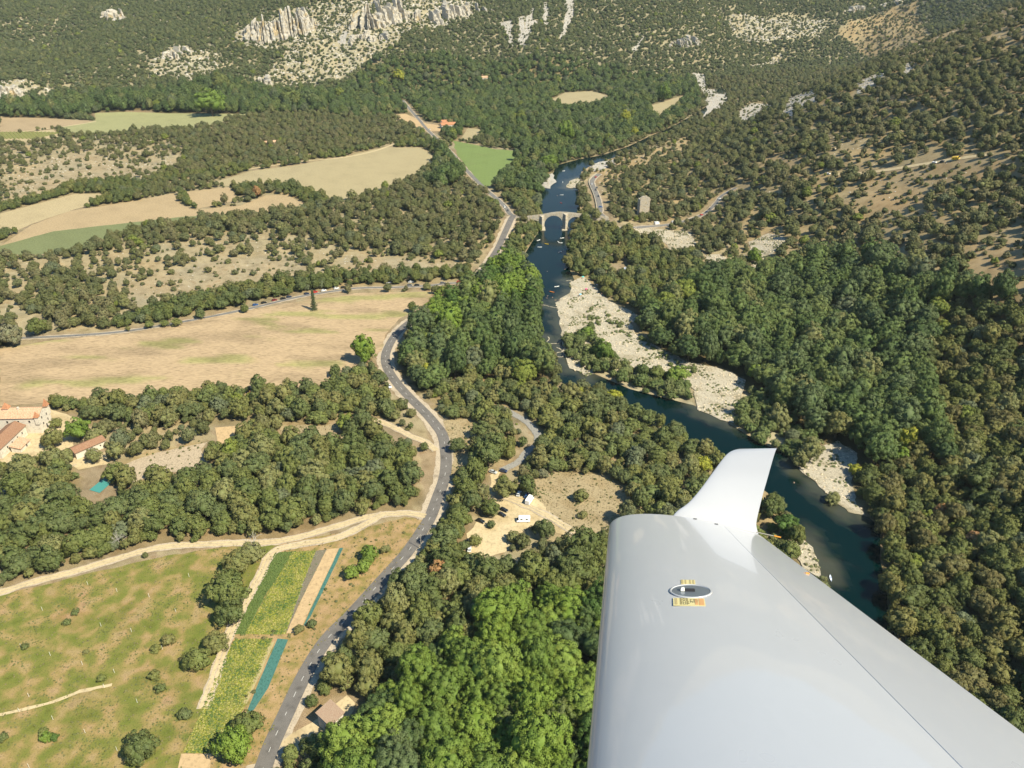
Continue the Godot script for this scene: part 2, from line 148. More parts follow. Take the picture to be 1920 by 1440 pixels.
const SHEETS := [
	["dry_field","soil","bare brown ploughed field below the wooded mountain foot","field",1,[-864.9,1355.8,-814.5,1362.0,-699.4,1343.4,-728.6,1282.6,-787.2,1221.5]],
	["pale_field","palegreen","pale yellowish green meadow in front of the tall tree line","field",1,[-724.8,1278.5,-699.9,1348.2,-728.6,1406.2,-676.4,1418.7,-459.6,1415.2,-481.0,1370.5,-489.1,1296.0,-596.1,1252.6,-680.6,1221.1]],
	["vineyard_ground","straw","small striped vineyard plot at the corner of the far fields","field",1,[-784.8,1217.4,-727.6,1264.4,-685.3,1203.3,-705.5,1176.7,-731.5,1152.9,-761.4,1177.2]],
	["dry_field","straw2","long dry field curving along the dirt track and scrub ridge","field",1,[-364.4,915.5,-331.1,984.5,-278.4,1018.1,-224.7,1066.0,-184.1,1134.1,-130.4,1133.6,-107.6,1076.6,-105.4,1013.7,-123.9,945.8,-155.9,879.0,-184.0,849.2,-202.0,849.9,-251.9,908.8,-286.5,920.4,-326.8,907.0]],
	["dry_field","soil2","reddish brown dry field divided by a bushy hedge","field",1,[-473.5,685.4,-481.3,753.4,-470.5,805.5,-414.4,847.1,-387.4,876.6,-359.5,827.1,-338.4,808.8,-295.5,826.3,-279.1,871.0,-255.3,872.5,-224.8,830.4,-230.0,818.4,-275.9,799.0,-311.9,789.4,-341.8,765.9,-370.1,743.2,-388.7,715.2,-393.9,673.9,-424.9,659.2,-456.5,656.2]],
	["green_strip","dullgreen","dull green strip along the lower edge of the brown field","field",2,[-459.8,661.8,-473.5,685.4,-448.6,731.8,-383.9,762.9,-347.6,780.9,-312.6,791.4,-340.4,762.2,-370.1,743.2,-387.2,711.9,-393.9,673.9,-426.4,662.1]],
	["dry_field","straw","narrow straw coloured field between the hedges","field",1,[-539.4,797.1,-523.6,829.9,-502.0,879.3,-459.5,880.3,-454.9,844.6,-470.5,805.5,-483.4,757.1,-487.5,709.3]],
	["dry_field","soil2","small enclosed brown field inside the hedged corner","field",1,[-374.7,883.5,-332.3,904.6,-313.6,869.2,-308.9,842.7,-336.6,814.9,-359.0,851.0]],
	["hay_field","hay","wide harvested hay field between the two asphalt roads","field",1,[-349.0,471.5,-319.7,485.2,-269.1,497.2,-220.6,522.4,-154.9,562.2,-119.7,576.0,-63.5,578.6,-65.6,556.3,-83.9,521.2,-89.8,494.4,-88.2,468.2,-103.7,442.4,-114.9,417.2,-144.6,414.9,-167.2,413.4,-213.6,406.3,-259.6,400.8,-303.5,393.9]],
	["green_field","lush","smooth green field beside the road and tree row","field",1,[-87.7,1183.2,-69.3,1167.5,-22.8,1121.9,9.0,1112.0,6.5,1051.8,-2.7,1000.6,-18.4,955.5,-21.6,918.5,-32.6,903.5,-50.2,974.1,-63.6,1034.8,-78.5,1102.3]],
	["meadow","meadow","rough green and brown meadow dotted with white stakes","meadow",1,[-222.7,233.0,-213.1,238.7,-189.8,249.6,-156.5,263.3,-125.9,271.4,-106.7,272.1,-109.0,263.2,-108.0,251.4,-110.0,221.2,-108.1,202.6,-109.9,169.8,-104.9,149.8,-194.4,149.6]],
	["verge","verge","grassy dry verge between the crop beds and the road","verge",1,[-106.5,271.4,-79.1,280.0,-50.6,289.8,-40.3,288.1,-50.4,259.1,-66.8,227.8,-79.2,199.4,-80.3,188.0,-84.3,162.7,-98.2,157.1,-109.9,169.8,-108.1,202.6,-110.0,221.2,-108.0,251.4,-109.0,263.2]],
	["crop_bed","crop_green","dark green vegetable bed edging the crop strips","crop bed",2,[-106.3,266.4,-96.7,267.0,-102.6,241.8,-105.3,218.4,-109.7,218.4,-108.0,235.7,-106.9,251.4]],
	["crop_bed","crop_yellow","yellow green leafy crop bed above the cross path","crop bed",3,[-98.4,266.3,-88.1,267.3,-88.7,251.3,-89.3,218.2,-105.3,218.4,-102.1,242.4]],
	["crop_bed","crop_weeds","thin weedy strip with grey plastic mulch","crop bed",2,[-88.1,267.3,-83.3,268.3,-87.7,234.0,-89.0,218.8,-90.7,218.8,-88.8,248.0]],
	["soil_strip","tan","freshly raked bare tan soil strip","crop bed",2,[-83.3,268.3,-77.9,268.9,-80.9,243.1,-84.0,218.7,-89.0,218.8,-86.9,240.1]],
	["net_cover","teal","narrow teal netting laid along the tan soil strip","netting",2,[-77.7,268.9,-76.0,268.9,-79.4,241.5,-81.3,227.2,-83.2,220.9,-80.8,242.8]],
	["net_cover","teal","wide teal netting tapering toward the roadside bushes","netting",2,[-91.5,216.1,-87.3,215.5,-88.7,192.7,-91.1,183.1,-93.4,180.9,-93.0,192.8]],
	["crop_bed","crop_yellow","pale yellow leafy crop bed below the cross path","crop bed",2,[-108.2,215.7,-93.4,216.4,-93.9,202.0,-95.3,180.9,-100.4,166.3,-109.6,166.4,-109.7,179.3,-109.1,199.6]],
	["soil_strip","tan","bare tan soil patch at the foot of the lower crop bed","crop bed",2,[-110.2,166.0,-100.2,165.9,-97.7,157.1,-108.6,157.1]],
	["soil_strip","dryrow","dry straw row beside the wide teal netting","crop bed",3,[-94.2,213.9,-92.1,214.5,-93.2,199.5,-94.6,185.8,-96.0,186.3,-94.9,198.6]],
	["parking_ground","dirt","sandy dirt parking clearing with a pale wheel track","dirt lot",1,[-24.6,314.0,-10.5,314.3,-11.5,325.7,-5.0,331.5,-8.1,318.8,-6.9,309.4,-1.3,306.4,6.6,307.7,11.6,306.0,18.6,297.8,22.1,286.8,33.1,276.5,30.4,274.3,19.8,279.8,9.0,285.0,3.7,279.2,-1.2,268.0,-9.2,262.5,-12.8,256.6,-21.6,259.9,-19.1,266.0,-20.7,278.1,-15.4,289.1,-8.9,290.0,-5.7,297.0,-9.2,305.0,-15.9,309.3]],
	["dry_grass","drygrass","dry brown grass clearing beside the dirt parking","clearing",1,[11.1,330.4,27.6,327.6,49.2,323.8,58.4,306.6,53.2,286.8,41.4,274.8,31.3,275.8,20.6,286.0,12.6,305.1]],
	["dry_grass","drygrass","bare dry ground with scattered shrubs inside the road bend","clearing",1,[-39.8,377.6,-22.3,382.1,-19.1,372.3,-25.7,354.5,-21.4,342.7,-25.4,318.5,-32.0,319.8,-31.5,345.0,-36.5,366.2]],
	["dirt_yard","dirt","pale dirt driveway in front of the small stone hut","yard",1,[-78.0,169.4,-75.5,173.1,-67.0,180.0,-59.5,189.3,-55.1,186.5,-57.1,176.7,-60.9,170.5,-66.2,168.1,-73.8,166.2]],
	["farm_yard","dirt","sandy yard around the farmhouse and barn","yard",1,[-315.1,392.1,-271.7,390.5,-249.3,379.9,-240.4,354.1,-225.2,336.8,-217.1,349.9,-211.7,334.8,-224.7,330.0,-246.2,344.6,-253.3,336.7,-276.3,328.6]],
	["terrace","stony","stony terrace plot below the farm barn","clearing",1,[-204.2,333.8,-191.7,344.5,-166.9,355.6,-167.4,346.9,-158.8,333.6,-169.8,327.9,-183.9,325.2,-193.6,317.0]],
	["terrace","drygrass","narrow bare clearing along the track above the oak wood","clearing",1,[-134.1,373.1,-108.9,371.5,-92.9,375.0,-92.7,357.9,-110.1,363.2,-127.9,363.1]],
	["terrace","tan","sandy clearing where the farm track bends","clearing",1,[-167.8,369.7,-152.9,371.9,-151.6,360.9,-159.0,349.4]],
	["gravel_bar","gravel","broad pale gravel beach where people bathe","gravel bar",2,[46.6,596.2,60.1,611.1,66.2,590.2,70.4,567.2,79.0,550.8,89.3,535.1,101.0,520.1,86.5,514.6,87.8,496.2,99.5,475.3,116.6,451.2,132.3,443.5,140.9,436.1,146.5,425.4,140.4,408.3,130.6,389.1,128.1,373.0,120.4,378.9,109.6,389.1,111.6,413.6,105.2,431.8,88.9,436.1,69.3,443.6,47.5,431.8,38.0,442.1,34.6,467.1,35.7,505.3,34.1,540.4,33.8,550.9,42.1,566.1,48.0,578.5]],
	["gravel_bar","gravel","pale gravel bank below the tall forest on the river bend","gravel bar",2,[148.9,329.3,168.0,350.4,179.3,355.8,184.0,345.2,179.4,329.3,171.5,319.0,167.7,302.2,168.2,290.6,161.0,293.0,156.7,303.5,153.4,316.7]],
	["gravel_bar","gravel","narrow curved gravel spit at the wooded island","gravel bar",2,[131.6,276.3,134.1,267.8,134.2,256.6,131.2,248.7,127.4,254.9,126.1,265.3]],
	["gravel_bar","gravel","small pale gravel islet upstream of the stone bridge","gravel bar",2,[63.9,903.4,69.7,933.8,81.8,949.7,82.8,920.9,78.9,903.4,68.6,898.5]],
	["sand_flat","gravel","sandy flat between the bridge woods and the forest","sand",1,[173.2,660.7,186.1,666.6,194.4,646.3,184.0,623.1,167.6,623.0]],
	["sand_flat","gravel","pale sandy clearing shaded by forest trees","sand",1,[220.5,694.8,244.0,712.2,254.0,693.7,239.9,662.8,221.8,647.6,207.1,601.7,198.9,604.0,215.8,655.9]],
	["sand_flat","gravel","sandy riverside parking ground below the ruined tower","sand",1,[116.7,726.1,137.1,735.6,173.9,734.8,172.7,699.3,159.5,663.7,144.2,664.0,144.4,698.5,123.8,705.3]],
	["scree","scree","grey scree patch low on the river slope","scree",1,[474.5,1407.0,482.4,1379.8,488.7,1317.3,409.4,1069.6,392.3,1075.7,384.4,1092.0,366.9,1048.8,363.0,1082.0]],
	["scree","scree","hooked grey scree patch beside the river gorge","scree",1,[416.5,1472.8,457.7,1534.2,480.1,1510.9,417.2,1284.5,358.8,1131.7,413.4,1335.6,347.2,1149.9,339.8,1175.1,371.2,1323.0]],
	["scree","scree","slanted grey scree strip between the slope oaks","scree",1,[453.6,1074.9,479.4,1107.5,538.2,1207.4,477.2,1046.1,462.9,1035.6,448.7,1025.9,429.2,1013.7]],
	["scree","scree","short grey scree tongue high on the slope","scree",1,[518.3,1098.8,524.0,1087.7,496.3,1026.6,477.3,985.8,486.7,1026.4]],
	["scree","scree","small grey scree patch beside the young trees","scree",1,[414.7,950.3,436.1,961.8,426.6,944.9,410.4,941.4]],
	["scree","scree","forked white scree chute on the mountain flank","scree",1,[-32.1,2038.7,1.3,2050.6,-1.3,1990.2,2.4,1910.5,-6.1,1918.8,-13.7,1976.0]],
	["scree","scree","broad white scree chute on the mountain flank","scree",1,[15.5,2057.5,42.9,2077.1,51.1,2219.6,57.9,2217.8,51.4,2048.1,66.8,2045.6,44.1,1997.9,40.9,1954.6,27.9,1904.4,15.9,1917.4]],
	["scree","scree","thin white scree chute on the mountain flank","scree",1,[79.8,2211.5,94.7,2206.6,88.3,2032.7,73.9,2024.1]],
	["scree","scree","long narrow white scree gully on the mountain flank","scree",1,[133.8,2248.1,167.7,2254.1,152.9,2124.7,139.3,2067.1,122.1,1985.9,107.5,1940.9,122.7,2049.4,134.7,2133.3]],
	["scree","scree","short white scree streak above the river gorge","scree",1,[276.7,1967.6,318.6,2052.3,322.0,2047.9,292.5,1971.7]],
	["scree","scree","white scree streak below the main cliff","scree",1,[-381.6,1834.8,-375.4,1888.4,-364.8,1873.7,-363.1,1828.7,-371.8,1824.0]],
	["rock_bank","scree","pale bare rock shelf along the narrow river gorge","rock bank",2,[424.2,1939.2,456.5,1941.3,408.9,1729.0,445.0,1705.7,419.0,1573.8,370.7,1443.7,317.6,1352.1,354.5,1461.0,385.1,1621.7,396.6,1745.6]],
	["rock_bank","scree","white rocky shore on the bend above the bridge","rock bank",2,[101.1,1012.2,116.8,1036.8,135.9,1049.5,137.2,1030.6,115.9,994.4,102.6,982.9]],
	["rock_bank","scree","small rocky point with bathers above the bridge","rock bank",2,[35.1,903.4,41.0,960.5,50.8,971.6,51.3,928.6,43.6,898.5]],
	["meadow_clearing","straw2","dry clearing inside the campsite woods","clearing",1,[69.5,1554.1,109.1,1666.7,165.4,1685.6,190.4,1612.8,158.1,1497.6,96.9,1467.2]],
	["meadow_clearing","straw2","narrow dry clearing by the upstream river trees","clearing",1,[258.0,1504.5,345.8,1627.7,319.4,1534.8,243.9,1358.4]],
	["meadow_clearing","straw2","dry grassy lane between campsite trees and hedge","clearing",1,[-78.1,1182.8,-70.0,1277.2,-44.0,1264.1,-62.1,1182.0]],
	["pool_cover","pool","teal pool cover beside the garden trees of the farm","pool",2,[-211.2,312.2,-208.6,322.1,-202.6,319.8,-204.9,309.6]],
	["garden_pool","murky","murky greenish pool half hidden in the oak wood","pool",2,[-202.0,268.9,-197.6,274.8,-190.8,279.3,-188.1,275.3,-193.8,266.9]],
	["camp_ground","tan","bare sandy forecourt along the campsite road","yard",1,[-208.8,1398.5,-187.5,1414.2,-140.5,1316.7,-94.6,1287.1,-96.6,1253.8,-143.1,1256.3]],
]
const RIVER := [452.4,1769.4,442.1,1689.1,400.8,1553.9,358.3,1443.7,306.9,1357.2,255.0,1261.6,207.9,1177.6,174.0,1117.4,137.4,1062.5,106.4,1024.4,87.7,982.9,78.0,908.3,72.7,807.4,59.5,724.5,53.3,684.6,49.0,648.1,50.0,621.3,52.1,599.9,48.6,575.1,39.2,559.5,35.0,543.5,37.7,520.4,38.1,499.8,36.5,473.7,38.5,449.6,52.0,436.1,73.0,415.0,90.4,405.0,107.8,395.4,120.6,380.1,134.8,355.8,145.8,344.2,150.1,329.3,154.0,316.7,157.2,303.5,161.8,293.9,168.9,289.8,171.6,282.0,161.9,260.1,157.7,243.5,150.6,225.5,145.7,189.5,142.2,152.7,123.7,152.9,126.6,189.5,130.3,225.5,130.3,240.4,130.3,250.0,134.3,258.3,133.9,270.7,132.1,283.9,126.9,308.7,119.2,324.6,108.4,343.2,96.5,354.7,82.7,374.2,68.9,389.1,48.6,407.0,30.1,424.6,24.2,442.1,20.8,463.0,15.6,483.8,15.7,520.4,18.1,550.9,20.4,572.8,15.4,596.2,9.1,621.3,8.4,641.3,12.1,669.6,20.3,708.1,26.1,733.0,29.2,797.1,32.0,884.1,41.4,920.9,49.6,960.5,58.5,1018.3,89.7,1052.7,124.7,1079.1,169.4,1139.3,212.0,1214.1,260.9,1293.6,315.6,1399.2,369.7,1515.5,421.8,1687.5]
const ROADS := [
	["road","asphalt","dark grey two lane road with white dashes curving past the parking",6.0,[-81.8,154.2,-81.3,160.8,-81.0,168.4,-80.0,176.7,-79.4,180.8,-76.9,197.9,-72.5,214.5,-65.6,227.2,-63.5,231.3,-59.4,239.7,-55.3,248.1,-51.2,256.4,-47.1,264.9,-43.8,274.0,-41.0,282.7,-38.8,290.5,-36.7,305.1,-34.9,318.4,-34.4,330.1,-35.5,344.9,-38.6,362.3,-43.4,373.4,-49.7,385.0,-56.1,395.3,-64.0,408.0,-73.9,426.2,-81.6,445.2,-84.6,460.8,-84.4,477.6,-82.0,495.5,-76.6,513.4,-69.0,529.2,-60.4,544.5,-46.4,567.8,-34.2,594.0,-25.1,623.9,-15.5,669.0,-8.6,704.5,-2.6,730.2,1.6,754.3]],
	["road","asphalt2","grey road running from the bridge junction to the campsite",5.0,[1.6,754.3,-5.7,812.5,-14.8,847.2,-27.0,883.8,-38.2,921.5,-52.1,971.2,-65.7,1022.1,-85.3,1102.2,-110.4,1187.6,-133.7,1264.1,-155.0,1345.8,-177.3,1431.5,-197.0,1508.7,-211.0,1565.5]],
	["road","asphalt2","narrow grey road lined with parked cars along the hay field",3.1,[-344.2,489.0,-312.0,492.0,-277.5,499.1,-244.5,512.5,-221.3,524.3,-195.1,542.5,-168.2,565.1,-137.8,581.5,-121.5,586.7,-95.6,588.0,-69.8,590.6,-48.3,595.7,-34.2,594.0]],
	["road","asphalt2","grey road with a stone parapet beyond the bridge",5.5,[70.8,797.3,83.0,773.8,92.0,796.8,95.2,827.9,96.4,870.1,95.7,908.3,96.7,933.8,102.6,955.1,109.5,971.6]],
	["road","asphalt2","pale road with parked cars climbing beyond the ruined tower",4.5,[92.0,796.8,93.4,731.2,113.5,725.0,143.0,745.4,174.1,768.1,194.8,788.4,209.5,805.2,222.5,826.4,232.1,843.6,248.4,853.1]],
	["path","greypath","narrow grey path curving through the oak scrub",4.0,[-7.0,393.4,1.6,384.8,7.7,377.7,12.3,369.1,14.5,360.8,12.8,352.4,8.6,347.3,2.8,336.4,-5.5,329.6]],
	["track","dirt","pale dirt track between the meadow and the oak wood",3.2,[-223.5,234.2,-214.2,240.6,-204.3,246.8,-191.5,252.9,-174.9,262.1,-156.7,270.0,-126.2,272.5,-109.4,273.2,-95.8,277.5,-80.0,285.0,-66.1,291.5,-51.0,293.4,-41.1,291.3]],
	["track","dirt","pale dirt track joining the road bend",3.0,[-97.8,376.7,-79.7,378.0,-66.3,369.6,-56.3,361.4,-47.5,355.6,-40.9,347.4]],
	["track","dirt","dirt track along the edge of the upper dry field",3.5,[-415.9,925.3,-376.2,958.4,-334.6,996.2,-282.1,1033.3,-229.9,1055.5,-194.3,1102.3,-172.1,1158.7]],
	["track","dirt","pale track crossing the far fields",4,[-789.6,1225.6,-755.0,1252.9,-719.3,1298.1,-695.4,1338.7]],
	["track","dirt","sandy driveway leading to the farmhouse",3.5,[-256.2,304.0,-254.8,310.7,-248.2,317.7,-238.7,325.0,-230.4,335.8]],
	["track","dirt","faint footpath across the stake meadow",1.2,[-182.7,180.2,-173.2,183.2,-163.7,186.6,-156.4,191.0,-146.2,194.1]],
	["track","dirt","dirt track beside the crop beds",3.0,[-61.2,293.1,-78.5,277.0,-96.8,271.3,-107.0,266.4,-108.5,253.1,-110.2,235.7,-111.2,218.4,-110.1,199.6,-109.4,183.7]],
	["track","dirt","dirt road crossing the sunny hill slope",4.5,[326.9,792.3,348.9,769.2,366.6,753.1,383.2,737.3,398.5,721.2,415.0,701.3,422.3,690.6]],
	["track","dirt","pale parking track running out of the clearing",3,[-14.7,312.9,-2.6,306.0,7.8,299.2,17.8,290.9,24.9,283.6,33.0,275.7]],
]
const TREES := [
	[-3.1,307.4,11.8,"oak"],
	[7.6,308.2,10.5,"oak"],
	[-10.1,293.0,10.1,"oak"],
	[-9.7,283.4,4.7,"oak"],
	[-16.8,271.0,6.3,"oak"],
	[0.5,273.3,6.5,"olive"],
	[14.6,275.6,9.7,"oak"],
	[33.7,302.7,8.6,"oak"],
	[33.6,290.5,4.8,"oak"],
	[15.5,323.3,6.5,"grey"],
	[-16.6,316.6,9.1,"oak"],
	[-24.0,319.6,9.2,"oak"],
	[-75.1,536.1,8.8,"oak"],
	[-96.4,448.9,18.0,"bright"],
	[-112.1,431.7,9.5,"oak"],
	[-342.4,476.6,14.6,"grey"],
	[-335.0,494.7,12.8,"oak"],
	[-229.3,521.1,7.8,"oak"],
	[-200.3,532.2,7.2,"oak"],
	[-273.6,499.9,3.8,"oak"],
	[-260.0,504.5,6.9,"oak"],
	[-250.3,507.0,5.8,"oak"],
	[-241.8,507.3,6.9,"oak"],
	[-115.2,234.3,18.6,"oak"],
	[-114.7,261.6,13.1,"olive"],
	[-118.7,253.9,11.5,"oak"],
	[-112.2,224.4,11.6,"oak"],
	[-116.7,202.6,11.1,"oak"],
	[-113.6,211.3,10.2,"oak"],
	[-114.3,180.8,6.7,"oak"],
	[-122.2,164.5,11.6,"oak"],
	[-91.0,164.7,12.9,"bright"],
	[-90.1,173.8,10.1,"oak"],
	[-136.7,210.3,5.3,"oak"],
	[-133.1,214.0,5.4,"oak"],
	[-131.8,197.4,5.3,"oak"],
	[-127.4,191.6,4.2,"oak"],
	[-150.8,196.4,3.5,"oak"],
	[-62.5,260.7,8.4,"bright"],
	[-63.9,253.4,6.9,"bright"],
	[-68.5,249.4,6.4,"bright"],
	[-56.6,265.7,4.3,"olive"],
	[-83.8,219.1,4.2,"oak"],
	[-79.2,222.2,4.6,"oak"],
	[-12.5,334.6,21.1,"oak"],
	[-47.3,346.9,5.7,"oak"],
	[-66.6,377.8,6.7,"olive"],
	[-58.5,368.1,3.0,"oak"],
	[-57.1,368.8,3.6,"oak"],
	[-29.2,346.3,8.6,"oak"],
	[-248.6,350.6,12.1,"oak"],
	[-237.4,357.6,11.7,"bright"],
	[-227.9,355.8,10.5,"olive"],
	[-219.9,336.6,8.4,"olive"],
	[-208.8,338.2,9.6,"olive"],
	[-201.6,321.9,12.4,"oak"],
	[-249.1,323.3,16.2,"olive"],
	[-237.0,329.7,11.0,"olive"],
	[-233.1,335.1,8.4,"olive"],
	[-181.9,322.9,10.9,"oak"],
	[-256.9,369.6,6.6,"oak"],
	[-172.5,171.6,3.6,"oak"],
	[-160.0,173.6,4.0,"oak"],
	[-155.4,171.7,3.6,"bright"],
	[-177.0,229.4,3.9,"oak"],
	[-177.6,224.0,3.0,"oak"],
	[-187.5,211.4,3.3,"oak"],
	[-163.0,209.2,2.9,"oak"],
	[-157.8,171.3,4.7,"bright"],
	[122.3,289.1,11.5,"oak"],
	[125.2,277.0,12.2,"bright"],
	[126.6,269.2,9.6,"oak"],
	[153.5,425.7,12.0,"bright"],
	[156.0,301.4,8.3,"olive"],
	[150.1,371.4,15.0,"olive"],
	[156.8,338.3,15.7,"olive"],
	[178.6,359.4,15.8,"oak"],
	[41.7,404.2,9.0,"lime"],
	[60.0,395.8,11.4,"lime"],
	[168.2,408.7,11.6,"lime"],
	[175.7,324.0,8.2,"lime"],
	[208.1,341.2,16.9,"lime"],
	[201.5,331.0,11.0,"bright"],
	[225.4,402.6,9.6,"lime"],
	[99.3,330.0,9.9,"lime"],
	[59.4,452.6,15.4,"bright"],
	[-26.0,216.7,4.6,"lime"],
	[8.6,229.9,7.3,"lime"],
	[-52.6,223.4,3.0,"lime"],
	[-54.1,432.7,12.2,"lime"],
	[-54.1,204.9,5.2,"olive"],
	[-39.5,257.5,6.0,"olive"],
	[-31.6,247.6,9.0,"russet"],
	[199.6,285.5,7.4,"russet"],
	[188.4,258.8,4.7,"russet"],
	[-143.1,398.3,4.5,"russet"],
	[-157.5,403.8,3.9,"russet"],
	[-285.6,859.0,12.0,"russet"],
	[-517.1,1389.9,47.6,"bright"],
	[-556.2,1561.0,40.6,"oak"],
	[-632.1,1460.0,32.6,"oak"],
	[-774.6,1420.1,37.3,"oak"],
	[-400.1,1452.4,47.6,"oak"],
	[-364.2,1460.2,42.2,"oak"],
	[-229.4,1669.0,28.1,"lime"],
	[186.4,1323.9,21.1,"lime"],
	[186.6,1211.5,17.8,"lime"],
	[77.5,1156.0,31.0,"bright"],
	[47.5,996.5,24.5,"bright"],
	[289.9,1553.4,30.5,"bright"],
	[211.5,641.8,13.9,"bright"],
	[188.0,605.4,15.9,"olive"],
	[52.2,490.4,11.2,"bright"],
	[103.2,424.5,13.3,"bright"],
	[90.5,427.4,10.1,"oak"],
	[202.4,262.3,9.3,"russet"],
	[271.0,363.4,11.7,"olive"],
]
const CARS := [
	[-196.4,545.7,0.93,"blue","car"],
	[-191.2,550.3,0.92,"black","car"],
	[-184.6,556.2,0.91,"darkred","car"],
	[-179.0,559.9,0.92,"black","car"],
	[-175.3,563.6,0.92,"navy","car"],
	[-163.3,571.1,0.92,"navy","car"],
	[-157.4,574.9,0.93,"red","car"],
	[-151.4,578.7,0.94,"white","car"],
	[-142.2,583.8,0.95,"white","car"],
	[-137.0,586.4,0.95,"black","car"],
	[-132.3,589.0,0.96,"black","car"],
	[-101.0,591.8,1.53,"black","car"],
	[-101.8,597.9,1.53,"white","car"],
	[-83.8,591.2,1.53,"grey","car"],
	[-83.4,598.5,1.55,"white","car"],
	[-77.7,591.0,1.55,"black","car"],
	[-57.0,594.8,1.53,"grey","car"],
	[-43.5,596.7,1.53,"red","car"],
	[-75.9,417.1,2.66,"white","car"],
	[-65.9,397.6,2.58,"silver","car"],
	[-62.7,392.0,2.57,"black","car"],
	[3.4,308.6,0.3,"white","car"],
	[7.4,307.3,0.38,"blue","car"],
	[8.6,303.0,0.42,"white","camper"],
	[-3.9,295.8,2.12,"black","car"],
	[-4.8,292.1,2.18,"black","car"],
	[-14.8,287.2,2.14,"black","car"],
	[5.3,287.8,-1.6,"white","camper"],
	[-19.1,267.4,0.0,"white","car"],
	[-9.7,327.2,2.08,"silver","car"],
	[-4.4,328.2,1.92,"navy","car"],
	[-8.1,819.1,2.92,"white","car"],
	[-4.5,802.9,3.06,"black","car"],
	[8.6,761.3,0.42,"black","car"],
	[0.5,714.6,-2.88,"black","car"],
	[-1.5,702.3,-2.9,"grey","car"],
	[103.0,952.4,0.47,"red","car"],
	[95.3,918.4,0.14,"white","car"],
	[99.4,901.0,-3.13,"black","car"],
	[97.2,891.2,-3.13,"black","car"],
	[97.5,863.2,-3.13,"black","car"],
	[95.5,819.2,1.57,"blue","car"],
	[144.6,751.8,0.9,"white","camper"],
	[163.8,765.1,1.11,"white","car"],
	[180.8,774.1,1.18,"black","car"],
	[198.5,792.4,0.8,"red","car"],
	[205.7,800.2,0.65,"navy","car"],
	[211.1,807.7,0.68,"grey","car"],
	[226.0,831.8,0.58,"white","car"],
	[238.3,845.7,0.63,"blue","car"],
	[404.7,713.1,2.55,"yellow","camper"],
	[392.7,726.0,2.49,"white","car"],
	[397.0,720.8,2.53,"black","car"],
	[340.2,779.4,2.48,"white","camper"],
	[324.2,795.0,2.36,"white","car"],
	[-70.6,1000.2,-0.24,"black","car"],
	[-130.7,1268.1,2.89,"white","car"],
	[-75.6,1649.0,1.58,"blue","camper"],
	[-41.2,1656.0,1.5,"blue","camper"],
	[-3.3,1667.2,2.22,"white","camper"],
	[-83.6,1589.8,2.29,"white","camper"],
	[-76.1,1294.9,2.28,"white","camper"],
	[-65.0,1317.5,2.29,"white","camper"],
	[9.5,1435.3,0.45,"white","camper"],
	[-52.9,1322.3,2.28,"white","camper"],
	[-72.4,1362.4,2.32,"silver","car"],
	[-62.0,1352.0,1.55,"white","car"],
]
const BOATS := [
	[48.0,713.0,1.21,"white"],
	[45.7,698.5,1.57,"white"],
	[43.8,701.7,2.78,"white"],
	[32.5,695.4,2.07,"yellow"],
	[25.3,706.5,0.86,"white"],
	[25.7,686.1,1.57,"white"],
	[43.7,672.5,0.75,"white"],
	[36.4,586.7,1.2,"white"],
	[32.0,575.1,2.05,"orange"],
	[53.9,836.7,2.69,"red"],
	[65.6,985.8,0.99,"white"],
	[61.0,928.6,0.18,"white"],
	[56.4,870.1,1.57,"white"],
	[135.9,248.3,-2.94,"blue"],
]
const PEOPLE := [
	[52.2,571.7,0],
	[52.5,565.0,0],
	[54.6,563.9,0],
	[65.5,582.0,0],
	[47.5,565.0,0],
	[71.0,568.3,0],
	[73.3,570.6,0],
	[57.3,577.4,0],
	[28.3,567.2,1],
	[27.2,562.8,1],
	[31.9,563.9,1],
	[34.1,558.4,1],
	[35.2,555.2,1],
	[36.6,558.4,1],
	[37.2,554.1,1],
	[30.1,622.6,1],
	[61.5,596.2,0],
	[120.4,378.9,0],
	[142.7,317.6,1],
	[43.3,920.9,0],
	[51.4,867.8,1],
	[45.9,627.8,1],
]
const PARASOLS := [
	[59.5,577.4,"pink"],
	[53.9,566.1,"sky"],
	[59.1,604.8,"turquoise"],
	[69.4,586.7,"lilac"],
]
const STAKES := [
	[-165.8,241.8],
	[-191.3,231.0],
	[-163.5,222.6],
	[-150.2,219.8],
	[-136.8,230.4],
	[-138.9,250.8],
	[-151.1,238.8],
	[-189.0,211.5],
	[-175.8,207.7],
	[-161.5,203.4],
	[-147.8,199.7],
	[-134.4,210.9],
	[-133.6,186.4],
	[-173.5,188.8],
	[-159.9,179.3],
	[-146.1,174.0],
	[-132.1,167.2],
	[-173.4,182.5],
	[-158.0,160.9],
	[-180.0,245.8],
	[-148.4,192.9],
]
const WEIRS := [
	[21.3,548.8,25.4,547.7,30.2,544.6,35.0,542.5],
	[25.1,490.8,26.1,487.3,24.4,483.0],
	[24.3,479.6,28.0,479.6,32.5,480.4],
	[30.6,473.7,32.7,471.2,33.9,467.1,30.2,465.4,29.3,460.6,32.0,459.0,34.2,459.8],
	[45.0,599.9,49.5,601.1],
]
